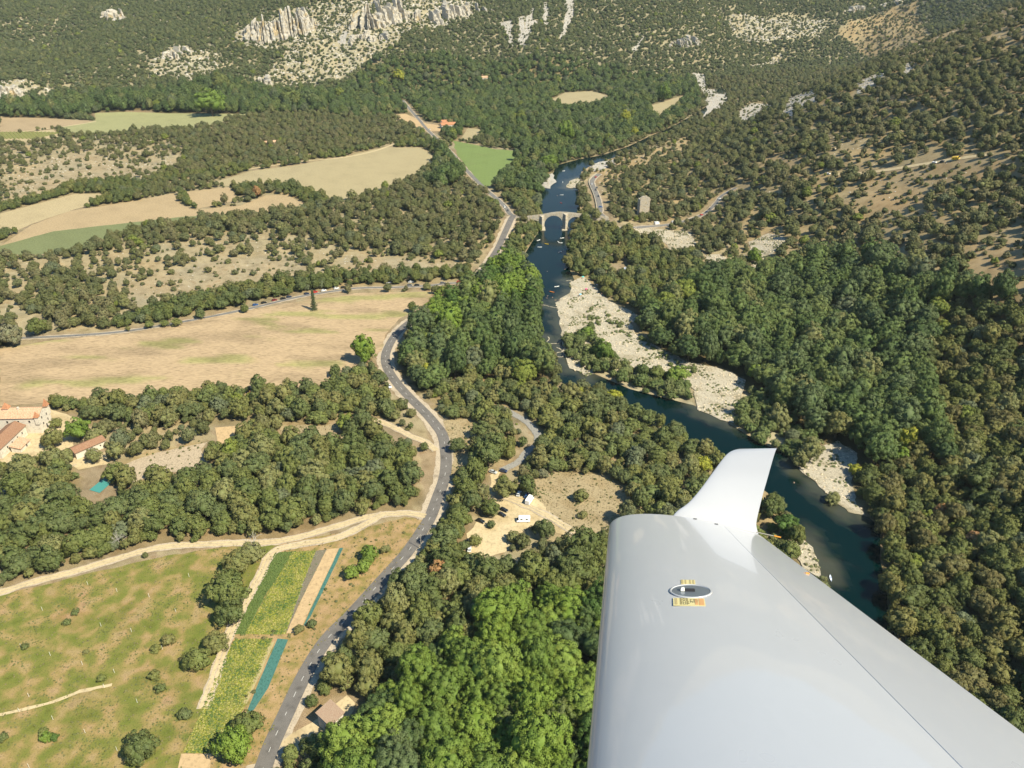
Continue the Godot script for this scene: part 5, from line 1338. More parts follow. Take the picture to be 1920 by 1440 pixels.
# ------------------------------------------------------------------ rock
func make_cliffs() -> void:
	for c in CLIFFS:
		var line := smooth_line(c[1], 2.0)
		rng.seed = int(c[2] * 10)
		var m := MB.new()
		var rows := 18
		# buttresses of uneven width, depth and height with cracks between them
		var block := []
		var left := 0.0
		var here := [8.0, 0.0, 1.0, 0.3]
		for k in line.size():
			if left <= 0.0:
				var w := rng.randf_range(5.0, 17.0)
				here = [w, rng.randf_range(-7.0, 7.0), rng.randf_range(0.55, 1.0) if rng.randf() > 0.22 else 0.12, rng.randf_range(0.2, 0.8)]
				left = w
			left -= 2.0
			block.append([here[1], here[2], 1.0 - pow(absf(2.0 * left / here[0] - 1.0), 4.0), here[3]])
		var grid := []
		for k in line.size():
			var t := (line[mini(k + 4, line.size() - 1)] - line[maxi(k - 4, 0)]).normalized()
			var back := Vector2(-t.y, t.x)
			if back.y < 0: back = -back
			var end := clampf(minf(k, line.size() - 1 - k) / (line.size() * 0.16), 0.0, 1.0)
			var bl: Array = block[k]
			var top: float = c[2] * (0.25 + 0.75 * end) * bl[1] * (0.9 + 0.3 * nz(k * 2.0, c[2], 40.0))
			var col := []
			for r in rows + 1:
				var f := r / float(rows)
				var p := line[k]
				var crag := nz(k * 2.0 + 31, f * top * 0.6, 7.0) * 3.0 + nz(k * 2.0, f * top * 0.4 + 80, 3.0) * 1.2
				var lean: float = f * top * 0.22 + bl[0] - 3.5 * bl[2] + crag + (0.13 * c[2] if f > bl[3] else 0.0) + (10.0 if r == rows else 0.0)
				var q := p + back * lean
				col.append(Vector3(q.x, hgt(p.x, p.y) - 4.0 + f * top * (1.0 + 0.05 * bl[2]) + nz(k * 3.0, r * 5.0, 4.0) * 1.2, -q.y))
			grid.append(col)
		for k in grid.size() - 1:
			for r in rows:
				var a: Vector3 = grid[k][r]
				var stain := 1.0
				var mid: Vector3 = a
				var och := smoothstep(0.25, 0.5, nz(mid.x + 31, mid.y * 0.5, 20.0))
				stain = 1.0 + 0.1 * nz(mid.x, mid.y, 6.0)
				var cc := Color(stain, stain * lerpf(1, 0.86, och), stain * lerpf(1, 0.62, och))
				m.face([a, grid[k + 1][r], grid[k + 1][r + 1]], Vector3(0, 0.3, 1), cc)
				m.face([a, grid[k + 1][r + 1], grid[k][r + 1]], Vector3(0, 0.3, 1), cc)
		single("cliff", m.mesh(), mats.rock, c[0], "cliff")
	# loose white limestone between the bushes of the rocky slopes
	rng.seed = 99
	var places := []
	while places.size() < 9000:
		var x := rng.randf_range(-1500, 900)
		var d := rng.randf_range(450, 2400)
		var z := natural_zone(x, d)
		var chance: float = {"slope_rocky": 0.6, "mountain": 0.10, "scrub_sparse": 0.5, "scrub_open": 0.25, "slope_open": 0.25, "slope_sparse": 0.3, "slope_dense": 0.08}.get(z, 0.0)
		if nz(x + 70, d, 45.0) < (0.0 if z == "mountain" else -0.3): chance *= 0.1
		places.append([x, d, z] if rng.randf() < chance else null)
		if places[-1] == null: places.pop_back(); if rng.randf() < 0.003: places.append(null)
	for n in 3:
		var m := MB.new()
		rng.seed = 60 + n
		var row := []
		for a in 5:
			var ring := []
			for b in 8:
				var th := PI * a / 4.0
				var ph := TAU * b / 8.0
				var w := Vector3(sin(th) * cos(ph), cos(th) * 0.75, sin(th) * sin(ph))
				ring.append(w * rng.randf_range(0.55, 1.1))
			row.append(ring)
		for a in 4:
			for b in 8:
				m.face([row[a][b], row[a][(b + 1) % 8], row[a + 1][(b + 1) % 8]], row[a][b] + row[a + 1][(b + 1) % 8])
				m.face([row[a][b], row[a + 1][(b + 1) % 8], row[a + 1][b]], row[a][b] + row[a + 1][b])
		var mine := []
		for k in places.size():
			if k % 3 == n and places[k] != null: mine.append(places[k])
		var mm := MultiMesh.new()
		mm.transform_format = MultiMesh.TRANSFORM_3D; mm.use_colors = true
		mm.mesh = m.mesh(mats.rock); mm.instance_count = mine.size()
		for k in mine.size():
			var s := rng.randf_range(0.5, 1.3) * clampf(mine[k][1] / 900.0, 0.5, 2.6) * (1.3 if mine[k][2] == "slope_rocky" else 0.8)
			mm.set_instance_transform(k, Transform3D(Basis(Vector3.UP, rng.randf() * TAU).scaled(Vector3(s * 1.3, s * rng.randf_range(0.6, 1.5), s)), at(mine[k][0], mine[k][1], -0.1)))
			var g := rng.randf_range(0.85, 1.2)
			mm.set_instance_color(k, Color(g, g, g))
		var o := MultiMeshInstance3D.new()
		o.multimesh = mm; o.name = numbered("rocks")
		add_child(o)
		tag(o, "loose pale limestone rocks strewn over the dry slopes", "rocks", "limestone rocks", "stuff")
	for w in WEIRS:
		var line := smooth_line(w, 0.8)
		var mid := line[line.size() / 2]
		var t := thing("stone_weir", "line of pale stones laid across the shallow river", "stone weir", Vector3(mid.x, 0.13, -mid.y), 0.0, "stone weirs built in the shallows")
		for p in line:
			var m := MB.new()
			var s := rng.randf_range(0.3, 0.55)
			m.box(Vector3(p.x - mid.x + rng.randf_range(-.2, .2), 0.1, mid.y - p.y + rng.randf_range(-.2, .2)), Vector3(s * 1.5, s, s * 1.2), Basis(Vector3.UP, rng.randf() * 3.0), Color.WHITE, s * 0.25)
			part("stone", m.mesh(), mats.gravel, t)

# ------------------------------------------------------------------ bridge and buildings
func extrude(m: MB, outline: PackedVector2Array, z0: float, z1: float) -> void:
	var idx := Geometry2D.triangulate_polygon(outline)
	for z in [z0, z1]:
		var nn := Vector3(0, 0, 1 if z == maxf(z0, z1) else -1)
		var first := m.v.size()
		for p in outline: m.add(Vector3(p.x, p.y, z), nn)
		for k in range(0, idx.size(), 3): m.tri(first + idx[k], first + idx[k + 1], first + idx[k + 2])
	var cw := Geometry2D.is_polygon_clockwise(outline)
	for k in outline.size():
		var a := outline[k]
		var b := outline[(k + 1) % outline.size()]
		var o := (b - a).orthogonal() * (1.0 if cw else -1.0)
		m.face([Vector3(a.x, a.y, z0), Vector3(b.x, b.y, z0), Vector3(b.x, b.y, z1), Vector3(a.x, a.y, z1)], Vector3(o.x, o.y, 0))

func make_bridge() -> void:
	var b := thing("stone_bridge", "old pale stone bridge with two tall round arches over the river", "bridge", Vector3(29, 0, -743), 0.0)
	var deck := func(x: float) -> float: return tab(x, [-26, -9, 3, 12, 18, 30, 44, 66], [10.6, 12.0, 13.6, 15.4, 15.8, 15.0, 13.2, 11.0])
	var out := PackedVector2Array()
	for k in 24: out.append(Vector2(-26 + 92 * k / 23.0, deck.call(-26 + 92 * k / 23.0)))
	out.append(Vector2(66, -2)); out.append(Vector2(41.5, -2))
	for e in [[33.6, 7.6, 5.2], [12.0, 9.1, 5.0], [-6.4, 3.3, 6.2]]:
		if e[0] == 33.6: pass
		else: out.append(Vector2(e[0] + e[1], -2))
		for k in 15:
			var a := PI * k / 14.0
			out.append(Vector2(e[0] + e[1] * cos(a), e[2] + e[1] * sin(a)))
		out.append(Vector2(e[0] - e[1], -2))
	out.append(Vector2(-26, -2))
	var m := MB.new()
	extrude(m, out, -2.2, 2.2)
	part("arch_wall", m.mesh(), mats.stone, b)
	for side in [-1, 1]:
		var q := PackedVector2Array()
		for k in 24: q.append(Vector2(-26 + 92 * k / 23.0, deck.call(-26 + 92 * k / 23.0) + 1.1))
		for k in 24: q.append(Vector2(66 - 92 * k / 23.0, deck.call(66 - 92 * k / 23.0) + 0.05))
		m = MB.new()
		extrude(m, q, side * 2.0 - 0.22, side * 2.0 + 0.22)
		part("parapet", m.mesh(), mats.stone, b)
	m = MB.new()
	for k in 23:
		var x0 := -26 + 4.0 * k
		m.face([Vector3(x0, deck.call(x0) + 0.06, -1.7), Vector3(x0 + 4, deck.call(x0 + 4) + 0.06, -1.7), Vector3(x0 + 4, deck.call(x0 + 4) + 0.06, 1.7), Vector3(x0, deck.call(x0) + 0.06, 1.7)], Vector3.UP)
	part("roadway", m.mesh(), mats.asphalt2, b)
	for x in [0.4, 23.5]:
		for side in [-1, 1]:
			m = MB.new()
			var w := 2.4
			var t: float = deck.call(x) + 0.9
			var p := [Vector3(x - w, -2, side * 2.2), Vector3(x + w, -2, side * 2.2), Vector3(x, -2, side * 5.4), Vector3(x - w, t, side * 2.2), Vector3(x + w, t, side * 2.2), Vector3(x, t - 1.0, side * 4.6)]
			m.solid(p, [[0, 1, 2], [3, 4, 5], [0, 1, 4, 3], [1, 2, 5, 4], [2, 0, 3, 5]])
			part("cutwater", m.mesh(), mats.stone, b)
		m = MB.new()
		m.box(Vector3(x, 0.2, 0), Vector3(7.0, 1.6, 13.0), Basis.IDENTITY, Color.WHITE, 0.5)
		part("footing", m.mesh(), mats.gravel, b)

func window_part(parent: Node, p: Vector3, out: Vector3, w: float, h: float) -> void:
	var side := Vector3.UP.cross(out).normalized()
	var b := Basis(side, Vector3.UP, out)
	var m := MB.new()
	for e in [[-w / 2 - 0.07, 0, 0.14, h + 0.28], [w / 2 + 0.07, 0, 0.14, h + 0.28]]: m.box(p + side * e[0], Vector3(e[2], e[3], 0.12), b)
	for s in [-1, 1]: m.box(p + Vector3.UP * s * (h / 2 + 0.07), Vector3(w, 0.14, 0.14), b)
	var win := part("window", m.mesh(), mats.wall, parent)
	m = MB.new()
	m.box(p, Vector3(w, h, 0.05), b)
	part("pane", m.mesh(), mats.dark, win)

# gabled or single-pitch house; local x runs along the ridge
func make_house(called: String, label: String, x: float, d: float, turn: float, l: float, w: float, eave: float, rise: float, wallm: Material, roofm: Material, windows: Array, shed := false, cat := "building") -> Node3D:
	var o := thing(called, label, cat, at(x, d, -0.6), turn)
	var m := MB.new()
	var e := eave + 0.6
	var a := l / 2
	var c := w / 2
	var p := [Vector3(-a, 0, c), Vector3(a, 0, c), Vector3(a, 0, -c), Vector3(-a, 0, -c), Vector3(-a, e, c), Vector3(a, e, c), Vector3(a, e + (rise if shed else 0.0), -c), Vector3(-a, e + (rise if shed else 0.0), -c)]
	if shed: m.solid(p, [[0, 1, 5, 4], [1, 2, 6, 5], [2, 3, 7, 6], [3, 0, 4, 7], [4, 5, 6, 7]])
	else:
		p += [Vector3(-a, e + rise, 0), Vector3(a, e + rise, 0)]
		m.solid(p, [[0, 1, 5, 4], [2, 3, 7, 6], [1, 2, 6, 9, 5], [3, 0, 4, 8, 7]])
	part("wall", m.mesh(), wallm, o)
	m = MB.new()
	var over := 0.5
	for s in ([1] if shed else [1, -1]):
		var n := Vector3(0, c, s * rise).normalized() if not shed else Vector3(0, w, rise).normalized()
		var k: float = over * rise / (w if shed else c)
		var q := [Vector3(-a - over, e - k, s * (c + over)), Vector3(a + over, e - k, s * (c + over)), Vector3(a + over, e + rise + (k if shed else 0.0), -c - over if shed else 0.0), Vector3(-a - over, e + rise + (k if shed else 0.0), -c - over if shed else 0.0)]
		var pts := []
		for v in q: pts.append(v + n * 0.03)
		for v in q: pts.append(v + n * 0.28)
		m.solid(pts, [[0, 1, 2, 3], [4, 5, 6, 7], [0, 1, 5, 4], [1, 2, 6, 5], [2, 3, 7, 6], [3, 0, 4, 7]])
	part("roof", m.mesh(), roofm, o)
	for v in windows:
		var out: Vector3 = [Vector3(0, 0, 1), Vector3(1, 0, 0), Vector3(0, 0, -1), Vector3(-1, 0, 0)][v[0]]
		var side := Vector3.UP.cross(out)
		window_part(o, out * (c if v[0] % 2 == 0 else a) + side * v[1] + Vector3(0, 0.6 + v[2], 0) + out * 0.02, out, v[3], v[4])
	return o
func turret(o: Node, p: Vector3, w: float, h: float, tip: float) -> void:
	var m := MB.new()
	m.box(p + Vector3(0, h / 2, 0), Vector3(w, h, w))
	var t := part("turret", m.mesh(), mats.wall, o)
	m = MB.new()
	var g := w / 2 + 0.35
	m.solid([p + Vector3(-g, h, -g), p + Vector3(g, h, -g), p + Vector3(g, h, g), p + Vector3(-g, h, g), p + Vector3(0, h + tip, 0)], [[0, 1, 2, 3], [0, 1, 4], [1, 2, 4], [2, 3, 4], [3, 0, 4]])
	part("turret_roof", m.mesh(), mats.rooforange, t)

func make_buildings() -> void:
	var f := make_house("farmhouse", "large pale farmhouse with orange tiled roof and pointed corner turrets", -279.5, 369.5, 0.04, 34, 12, 10.0, 3.0, mats.wall, mats.roofpale, [[0, -6, 7.6, 1.0, 1.5], [0, 0, 7.6, 1.0, 1.5], [0, 6, 7.6, 1.0, 1.5], [0, 12, 7.6, 1.0, 1.5], [1, -2.5, 8.2, 0.9, 1.5], [1, 2.5, 7.6, 0.9, 1.5], [1, -2.5, 4.4, 0.9, 1.5], [1, 2.5, 4.4, 0.9, 1.5], [1, 0, 1.8, 1.2, 2.2]])
	turret(f, Vector3(16.4, 6.6, 5.6), 2.0, 4.4, 3.4)
	turret(f, Vector3(16.4, 6.6, -5.6), 2.0, 5.4, 4.4)
	turret(f, Vector3(-2, 8.5, 0), 3.0, 5.5, 3.4)
	var m := MB.new()
	m.box(Vector3(5, 14.0, 1.0), Vector3(0.9, 1.6, 0.9))
	part("chimney", m.mesh(), mats.wall, f)
	make_house("farm_wing", "lower farm wing with mottled terracotta roof joined before the farmhouse", -274.5, 350.5, PI / 2, 24, 10, 6.0, 2.4, mats.wall, mats.roof, [[0, -6, 3.6, 0.9, 1.3], [0, -1.5, 3.6, 0.9, 1.3], [0, 3.5, 3.6, 0.9, 1.3], [0, 8, 3.6, 0.9, 1.3], [3, 1.5, 3.6, 1.0, 1.6]])
	make_house("lean_to", "low lean-to shed with pale tile roof against the farm wing", -265.5, 349.0, PI / 2, 9, 5, 2.6, 1.4, mats.wall, mats.roofpale, [[0, 1, 1.2, 1.0, 1.6]], true)
	make_house("barn", "long cream walled barn with terracotta roof beside the farm", -228.2, 347.2, atan2(12.3, 9.9), 16, 7, 4.2, 1.5, mats.wall, mats.roof, [[3, 0, 1.6, 1.8, 2.4], [0, 5, 2.4, 0.7, 0.9]])
	make_house("stone_hut", "small white walled stone hut with a worn mossy tile roof", -62.2, 177.0, atan2(4.6, 3.3), 5.9, 6.0, 5.2, 1.6, mats.wall, mats.roofold, [[3, 0.6, 1.4, 1.2, 2.2]], true)
	make_house("campsite_building", "campsite building with a broad orange tiled roof", -101.0, 1284.0, 0.35, 28, 12, 5.0, 3.0, mats.wall, mats.rooforange, [[0, -8, 2.5, 2, 1.5], [0, 0, 2.5, 2, 1.5], [0, 8, 2.5, 2, 1.5]])
	make_house("campsite_hall", "smaller orange roofed hall behind the campsite building", -106.0, 1302.0, 0.35, 18, 10, 6.0, 2.6, mats.wall, mats.rooforange, [[0, 0, 2.5, 2, 1.5]])
	make_house("cottage", "small pink roofed cottage among trees at the mountain foot", -57.7, 1738.0, 0.2, 13, 9, 6.0, 3.0, mats.wall, mats.roofpale, [[0, -3, 2.5, 1.2, 1.5], [0, 3, 2.5, 1.2, 1.5]])
	make_house("villa", "long low villa with a pale tiled roof in the scrub ridge", -348.0, 1143.0, 0.45, 20, 9, 4.5, 2.0, mats.wall, mats.roofpale, [[0, -5, 2, 1.4, 1.5], [0, 0, 2, 1.4, 1.5], [0, 5, 2, 1.4, 1.5]])
	# the ruined tower
	var t := thing("ruined_tower", "tall roofless stone tower ruin rising from the oak slope", "ruin", at(137, 792, -0.5), 0.12)
	for e in [[Vector3(0, 0, 4.2), 10.4, 1.1, [18.5, 20.6, 20.9, 21.2, 19.8, 18.8]], [Vector3(0, 0, -4.2), 10.4, 1.1, [15, 17, 18.5, 18.8, 17, 16]]]:
		var q := PackedVector2Array([Vector2(-5.2, 0)])
		for k in 6: q.append(Vector2(-5.2 + 10.4 * k / 5.0, e[3][k]))
		q.append(Vector2(5.2, 0))
		m = MB.new()
		extrude(m, q, e[0].z - 0.55, e[0].z + 0.55)
		part("wall", m.mesh(), mats.stone, t)
	for s in [-1, 1]:
		m = MB.new()
		m.box(Vector3(s * 4.65, 8.5, 0), Vector3(1.1, 17.0, 7.26))
		part("wall", m.mesh(), mats.stone, t)
	m = MB.new()
	m.box(Vector3(3.2, 18.6, 0), Vector3(2.4, 0.5, 7.0), Basis(Vector3(0, 0, 1), -0.35))
	part("roof_remnant", m.mesh(), mats.rooforange, t)
	window_part(t, Vector3(2.6, 3.2, 4.78), Vector3(0, 0, 1), 1.3, 2.2)
	# parapet wall of the far road
	var rl := smooth_line(ROADS[3][4], 3.0)
	var wall := MB.new()
	var last := []
	for k in rl.size():
		var tg := (rl[mini(k + 1, rl.size() - 1)] - rl[maxi(k - 1, 0)]).normalized()
		var s := Vector2(-tg.y, tg.x) * 3.7
		var row := []
		for e in [[0.35, 0.0], [0.35, 1.3], [-0.35, 1.3], [-0.35, 0.0]]:
			var pp: Vector2 = rl[k] + s * (1.0 + e[0] / 3.7)
			row.append(at(pp.x, pp.y, e[1] - (0.3 if e[1] == 0.0 else 0.0)))
		if last and rl[k].y > 770:
			var cen: Vector3 = (row[0] + row[2]) / 2
			for q in 3: wall.face([last[q], last[q + 1], row[q + 1], row[q]], (row[q] + row[q + 1]) / 2 - cen)
		last = row
	single("parapet_wall", wall.mesh(), mats.gravel, "low pale parapet wall along the road beyond the bridge", "wall")
	# utility pole
	var pole := thing("utility_pole", "thin wooden utility pole beside the road by the oak wood", "pole", at(-40.7, 267.7))
	m = MB.new()
	m.tube([Vector3(0, -0.5, 0), Vector3(0, 8.5, 0)], [0.16, 0.11], 8)
	part("post", m.mesh(), mats.dead, pole)
	m = MB.new()
	m.box(Vector3(0, 8.0, 0), Vector3(1.6, 0.12, 0.12))
	part("crossarm", m.mesh(), mats.dead, pole)
	for p in STAKES:
		m = MB.new()
		m.tube([Vector3(0, -0.3, 0), Vector3(0, 2.2, 0)], [0.06, 0.055], 6)
		var o := single("stake", m.mesh(), mats.lamp, "white stake standing in the rough meadow", "stake", "white stakes of the rough meadow")
		o.position = at(p[0], p[1])
	# vine rows
	var vy := thing("vineyard", "rows of vines in the small striped plot", "vineyard", at(-760, 1215))
	for k in 16:
		m = MB.new()
		for q in 9:
			var x := -46.0 + k * 6.0 + q * 1.5
			var z := 24.0 - q * 6.0
			var gp := at(-760 + x, 1215 - z)
			m.box(gp - vy.position + Vector3(0, 0.6, 0), Vector3(1.4, 1.4, 5.4), Basis(Vector3.UP, -0.2), Color.WHITE, 0.4)
		part("vine_row", m.mesh(), leaf_mat([.16, .17, .06]), vy)

# ------------------------------------------------------------------ vehicles, boats, people
const PAINT := {"white": [.75, .75, .75], "black": [.012, .012, .014], "blue": [.03, .09, .26], "navy": [.02, .03, .07], "red": [.45, .03, .02], "darkred": [.18, .02, .02], "grey": [.14, .14, .15], "silver": [.38, .40, .42], "yellow": [.65, .42, .02]}
var paint_mats := {}
func paint(c: String) -> StandardMaterial3D:
	if not paint_mats.has(c):
		var m := flat(lin(PAINT[c][0], PAINT[c][1], PAINT[c][2]), 0.35, false)
		m.clearcoat_enabled = true; m.clearcoat = 1.0; m.clearcoat_roughness = 0.05
		paint_mats[c] = m
	return paint_mats[c]
# side outline (x forward, y up) swept across the width, narrowing towards the top
func hull(outline: Array, half: float, tuck: float, top: float) -> ArrayMesh:
	var m := MB.new()
	var q := PackedVector2Array(outline)
	var idx := Geometry2D.triangulate_polygon(q)
	var w := func(p: Vector2) -> float: return half - tuck * clampf((p.y - 0.7) / (top - 0.7), 0, 1)
	for s in [-1.0, 1.0]:
		var first := m.v.size()
		for p in q: m.add(Vector3(s * w.call(p), p.y, -p.x), Vector3(s, 0.25, 0).normalized())
		for k in range(0, idx.size(), 3): m.tri(first + idx[k], first + idx[k + 1], first + idx[k + 2])
	var cw := Geometry2D.is_polygon_clockwise(q)
	for k in q.size():
		var a := q[k]
		var b := q[(k + 1) % q.size()]
		var o := (b - a).orthogonal() * (1.0 if cw else -1.0)
		m.face([Vector3(-w.call(a), a.y, -a.x), Vector3(w.call(a), a.y, -a.x), Vector3(w.call(b), b.y, -b.x), Vector3(-w.call(b), b.y, -b.x)], Vector3(0, o.y, -o.x))
	return m.mesh()
func make_vehicles() -> void:
	var body := hull([Vector2(-2.1, 0.3), Vector2(-2.15, 0.75), Vector2(-2.05, 0.98), Vector2(-0.9, 1.0), Vector2(0.9, 0.98), Vector2(1.9, 0.82), Vector2(2.12, 0.62), Vector2(2.1, 0.3)], 0.88, 0.05, 1.0)
	var cabin := hull([Vector2(-1.95, 0.97), Vector2(-1.55, 1.4), Vector2(0.25, 1.42), Vector2(1.0, 0.97)], 0.8, 0.16, 1.42)
	var roof := hull([Vector2(-1.52, 1.41), Vector2(-1.3, 1.475), Vector2(0.0, 1.485), Vector2(0.22, 1.42)], 0.68, 0.05, 1.48)
	var cbody := hull([Vector2(-3.2, 0.4), Vector2(-3.25, 2.6), Vector2(-3.0, 2.78), Vector2(2.0, 2.8), Vector2(2.35, 2.55), Vector2(2.1, 1.95), Vector2(2.35, 1.5), Vector2(3.1, 1.05), Vector2(3.15, 0.4)], 1.1, 0.06, 2.8)
	var cwind := hull([Vector2(2.13, 1.97), Vector2(2.2, 2.0), Vector2(2.98, 1.2), Vector2(2.5, 1.45)], 1.0, 0.06, 2.8)
	var wm := MB.new()
	wm.lathe([Vector2(0, -0.11), Vector2(0.28, -0.11), Vector2(0.31, -0.07), Vector2(0.31, 0.07), Vector2(0.28, 0.11), Vector2(0, 0.11)], 12, Vector3.ZERO, Basis(Vector3(0, 0, 1), PI / 2))
	var wheel := wm.mesh()
	var hm := MB.new()
	hm.box(Vector3.ZERO, Vector3(0.34, 0.16, 0.1))
	var lamp := hm.mesh()
	var sm := MB.new()
	sm.box(Vector3.ZERO, Vector3(0.03, 0.6, 1.0))
	var sidewin := sm.mesh()
	var wheres := func(x: float, d: float) -> Array:
		if d < 340 and x > -30: return ["on the dirt parking clearing", "vehicles on the dirt parking"]
		if d < 460 and x < 0: return ["stopped on the roadside above the bend", "vehicles on the road bend"]
		if d > 520 and d < 640 and x < 0: return ["parked in the shade along the hay field road", "cars along the hay field road"]
		if x > 300: return ["on the dirt road of the sunny slope", "vehicles on the hill road"]
		if d > 1000: return ["among the campsite trees", "vehicles at the campsite"]
		if x < 30: return ["near the bridge junction", "cars at the bridge junction"]
		if x > 130: return ["parked on the climbing road past the ruined tower", "cars past the ruined tower"]
		return ["parked on the road beyond the bridge", "cars beyond the bridge"]
	for c in CARS:
		var w: Array = wheres.call(c[0], c[1])
		var camper: bool = c[4] == "camper"
		var colour: String = {"darkred": "dark red", "navy": "dark blue"}.get(c[3], c[3])
		var t := thing("motorhome" if camper else "car", "%s %s %s" % [colour, "boxy motorhome" if camper else "hatchback car", w[0]], "motorhome" if camper else "car", at(c[0], c[1], 0.2), -c[2], w[1])
		var up := slope(c[0], c[1])
		t.basis = Basis(Quaternion(Vector3.UP, up)) * t.basis
		if camper:
			part("body", cbody, paint(c[3]), t)
			part("windscreen", cwind, mats.glass, t)
			for s in [-1, 1]:
				for z in [-0.9, 1.6]: part("side_window", sidewin, mats.glass, t).position = Vector3(s * 1.075, 1.85, z)
		else:
			part("body", body, paint(c[3]), t)
			part("windows", cabin, mats.glass, t)
			part("roof", roof, paint(c[3]), t)
		for s in [-1, 1]:
			for z in ([-2.1, 2.0] if camper else [-1.3, 1.3]): part("wheel", wheel, mats.tyre, t).position = Vector3(s * (0.98 if camper else 0.78), 0.31, z)
			part("headlight", lamp, mats.lamp, t).position = Vector3(s * 0.58, 0.72, -3.12 if camper else -2.06)
	# boats
	var bm := MB.new()
	var rows := []
	for k in 13:
		var f := k / 12.0
		var z := -2.1 + 4.2 * f
		var w := 0.42 * pow(sin(PI * clampf(f, 0.03, 0.97)), 0.6)
		var rise := 0.22 * pow(absf(f - 0.5) * 2.0, 3.0)
		rows.append([Vector3(-w, 0.28 + rise, z), Vector3(-w * 0.75, -0.04 + rise * 0.5, z), Vector3(0, -0.1 + rise * 0.5, z), Vector3(w * 0.75, -0.04 + rise * 0.5, z), Vector3(w, 0.28 + rise, z), Vector3(w * 0.5, 0.14, z), Vector3(-w * 0.5, 0.14, z)])
	for k in 12:
		for q in 7:
			var mid: Vector3 = Vector3(0, 0.05, rows[k][q].z) if q < 4 else Vector3(0, -3, rows[k][q].z)
			bm.face([rows[k][q], rows[k][(q + 1) % 7], rows[k + 1][(q + 1) % 7], rows[k + 1][q]], (rows[k][q] + rows[k][(q + 1) % 7]) / 2 - mid)
	var boat := bm.mesh()
	var em := MB.new()
	em.box(Vector3(0, 0.24, 0.3), Vector3(0.6, 0.08, 0.3), Basis.IDENTITY, Color.WHITE, 0.02)
	var seat := em.mesh()
	var bc := {"white": lin(.78, .78, .76), "yellow": lin(.8, .55, .03), "orange": lin(.75, .25, .04), "red": lin(.6, .12, .1), "blue": lin(.7, .74, .8)}
	for b in BOATS:
		var t := thing("canoe", "%s canoe floating on the river %s" % [b[3] if b[3] != "blue" else "pale blue", "below the bridge" if b[1] > 560 and b[1] < 740 else ("above the bridge" if b[1] > 740 else "by the gravel spit")], "canoe", Vector3(b[0], 0.2, -b[1]), -b[2], "canoes on the river")
		part("hull", boat, flat(bc[b[3]], 0.4, false), t)
		part("seat", seat, mats.dark if b[3] != "blue" else flat(lin(.04, .1, .5), 0.5, false), t)
	# people
	var stand := person_mesh([[0, 1.55, 0, .105, 0, 1.66, 0, .1], [0, 1.42, 0, .06, 0, 1.52, 0, .06], [-.15, 1.36, 0, .07, .15, 1.36, 0, .07], [0, 1.3, 0, .15, 0, .95, 0, .13], [-.09, .9, 0, .095, -.1, .5, .02, .065], [-.1, .5, .02, .06, -.1, .06, 0, .04], [.09, .9, 0, .095, .12, .5, -.04, .065], [.12, .5, -.04, .06, .12, .06, .04, .04], [-.1, .04, 0, .035, -.1, .04, -.14, .03], [.12, .04, .04, .035, .12, .04, -.1, .03], [-.2, 1.36, 0, .05, -.27, 1.08, .02, .04], [-.27, 1.08, .02, .038, -.26, .82, -.08, .03], [.2, 1.36, 0, .05, .28, 1.08, .02, .04], [.28, 1.08, .02, .038, .25, .84, -.1, .03]])
	var swim := person_mesh([[0, .12, -.72, .11, 0, .14, -.62, .1], [0, .05, -.5, .06, 0, .08, -.6, .06], [-.15, 0, -.42, .07, .15, 0, -.42, .07], [0, 0, -.4, .14, 0, -.02, 0, .13], [-.09, -.02, 0, .09, -.12, -.04, .4, .06], [-.12, -.04, .4, .055, -.14, -.04, .8, .035], [.09, -.02, 0, .09, .14, -.04, .4, .06], [.14, -.04, .4, .055, .18, -.04, .8, .035], [-.18, 0, -.42, .05, -.34, 0, -.68, .04], [-.34, 0, -.68, .038, -.3, 0, -.98, .03], [.18, 0, -.42, .05, .36, 0, -.66, .04], [.36, 0, -.66, .038, .34, 0, -.96, .03]])
	var skin := flat(lin(.48, .30, .22), 0.6)
	for k in PEOPLE.size():
		var p: Array = PEOPLE[k]
		var o := single("person", swim if p[2] else stand, skin, "person in dark swimwear %s" % ("swimming in the river with arms stretched out" if p[2] else "standing on the pale gravel shore"), "person", "swimmers in the river" if p[2] else "bathers on the gravel shore")
		o.position = Vector3(p[0], 0.16, -p[1]) if p[2] else at(p[0], p[1], 0.45)
		o.rotation.y = k * 1.9
	var pc := {"pink": lin(.75, .1, .25), "sky": lin(.15, .45, .65), "turquoise": lin(.1, .5, .45), "lilac": lin(.6, .5, .65)}
	for p in PARASOLS:
		var t := thing("parasol", "%s parasol planted on the gravel beach" % p[2], "parasol", at(p[0], p[1], 0.4), 0.0, "beach parasols")
		var m := MB.new()
		m.tube([Vector3(0, 0, 0), Vector3(0, 2.1, 0)], [0.03, 0.03], 6)
		part("pole", m.mesh(), mats.lamp, t)
		m = MB.new()
		for s in 8:
			var a0 := TAU * s / 8
			var a1 := TAU * (s + 1) / 8
			var q := [Vector3(cos(a0) * 1.15, 1.65, sin(a0) * 1.15), Vector3(cos(a1) * 1.15, 1.65, sin(a1) * 1.15), Vector3(0, 2.15, 0)]
			m.face(q, Vector3.UP)
			m.face([q[0] - Vector3(0, .03, 0), q[1] - Vector3(0, .03, 0), q[2] - Vector3(0, .03, 0)], Vector3.DOWN)
		part("canopy", m.mesh(), flat(pc[p[2]], 0.8, false), t)
	# tent
	var tent := thing("tent", "small blue and white dome tent at the edge of the woods", "tent", at(97.6, 627.4))
	var tm := MB.new()
	tm.lathe([Vector2(2.2, 0), Vector2(2.1, 0.7), Vector2(1.6, 1.4), Vector2(0.8, 1.8), Vector2(0, 1.9)], 6, Vector3.ZERO, Basis.IDENTITY)
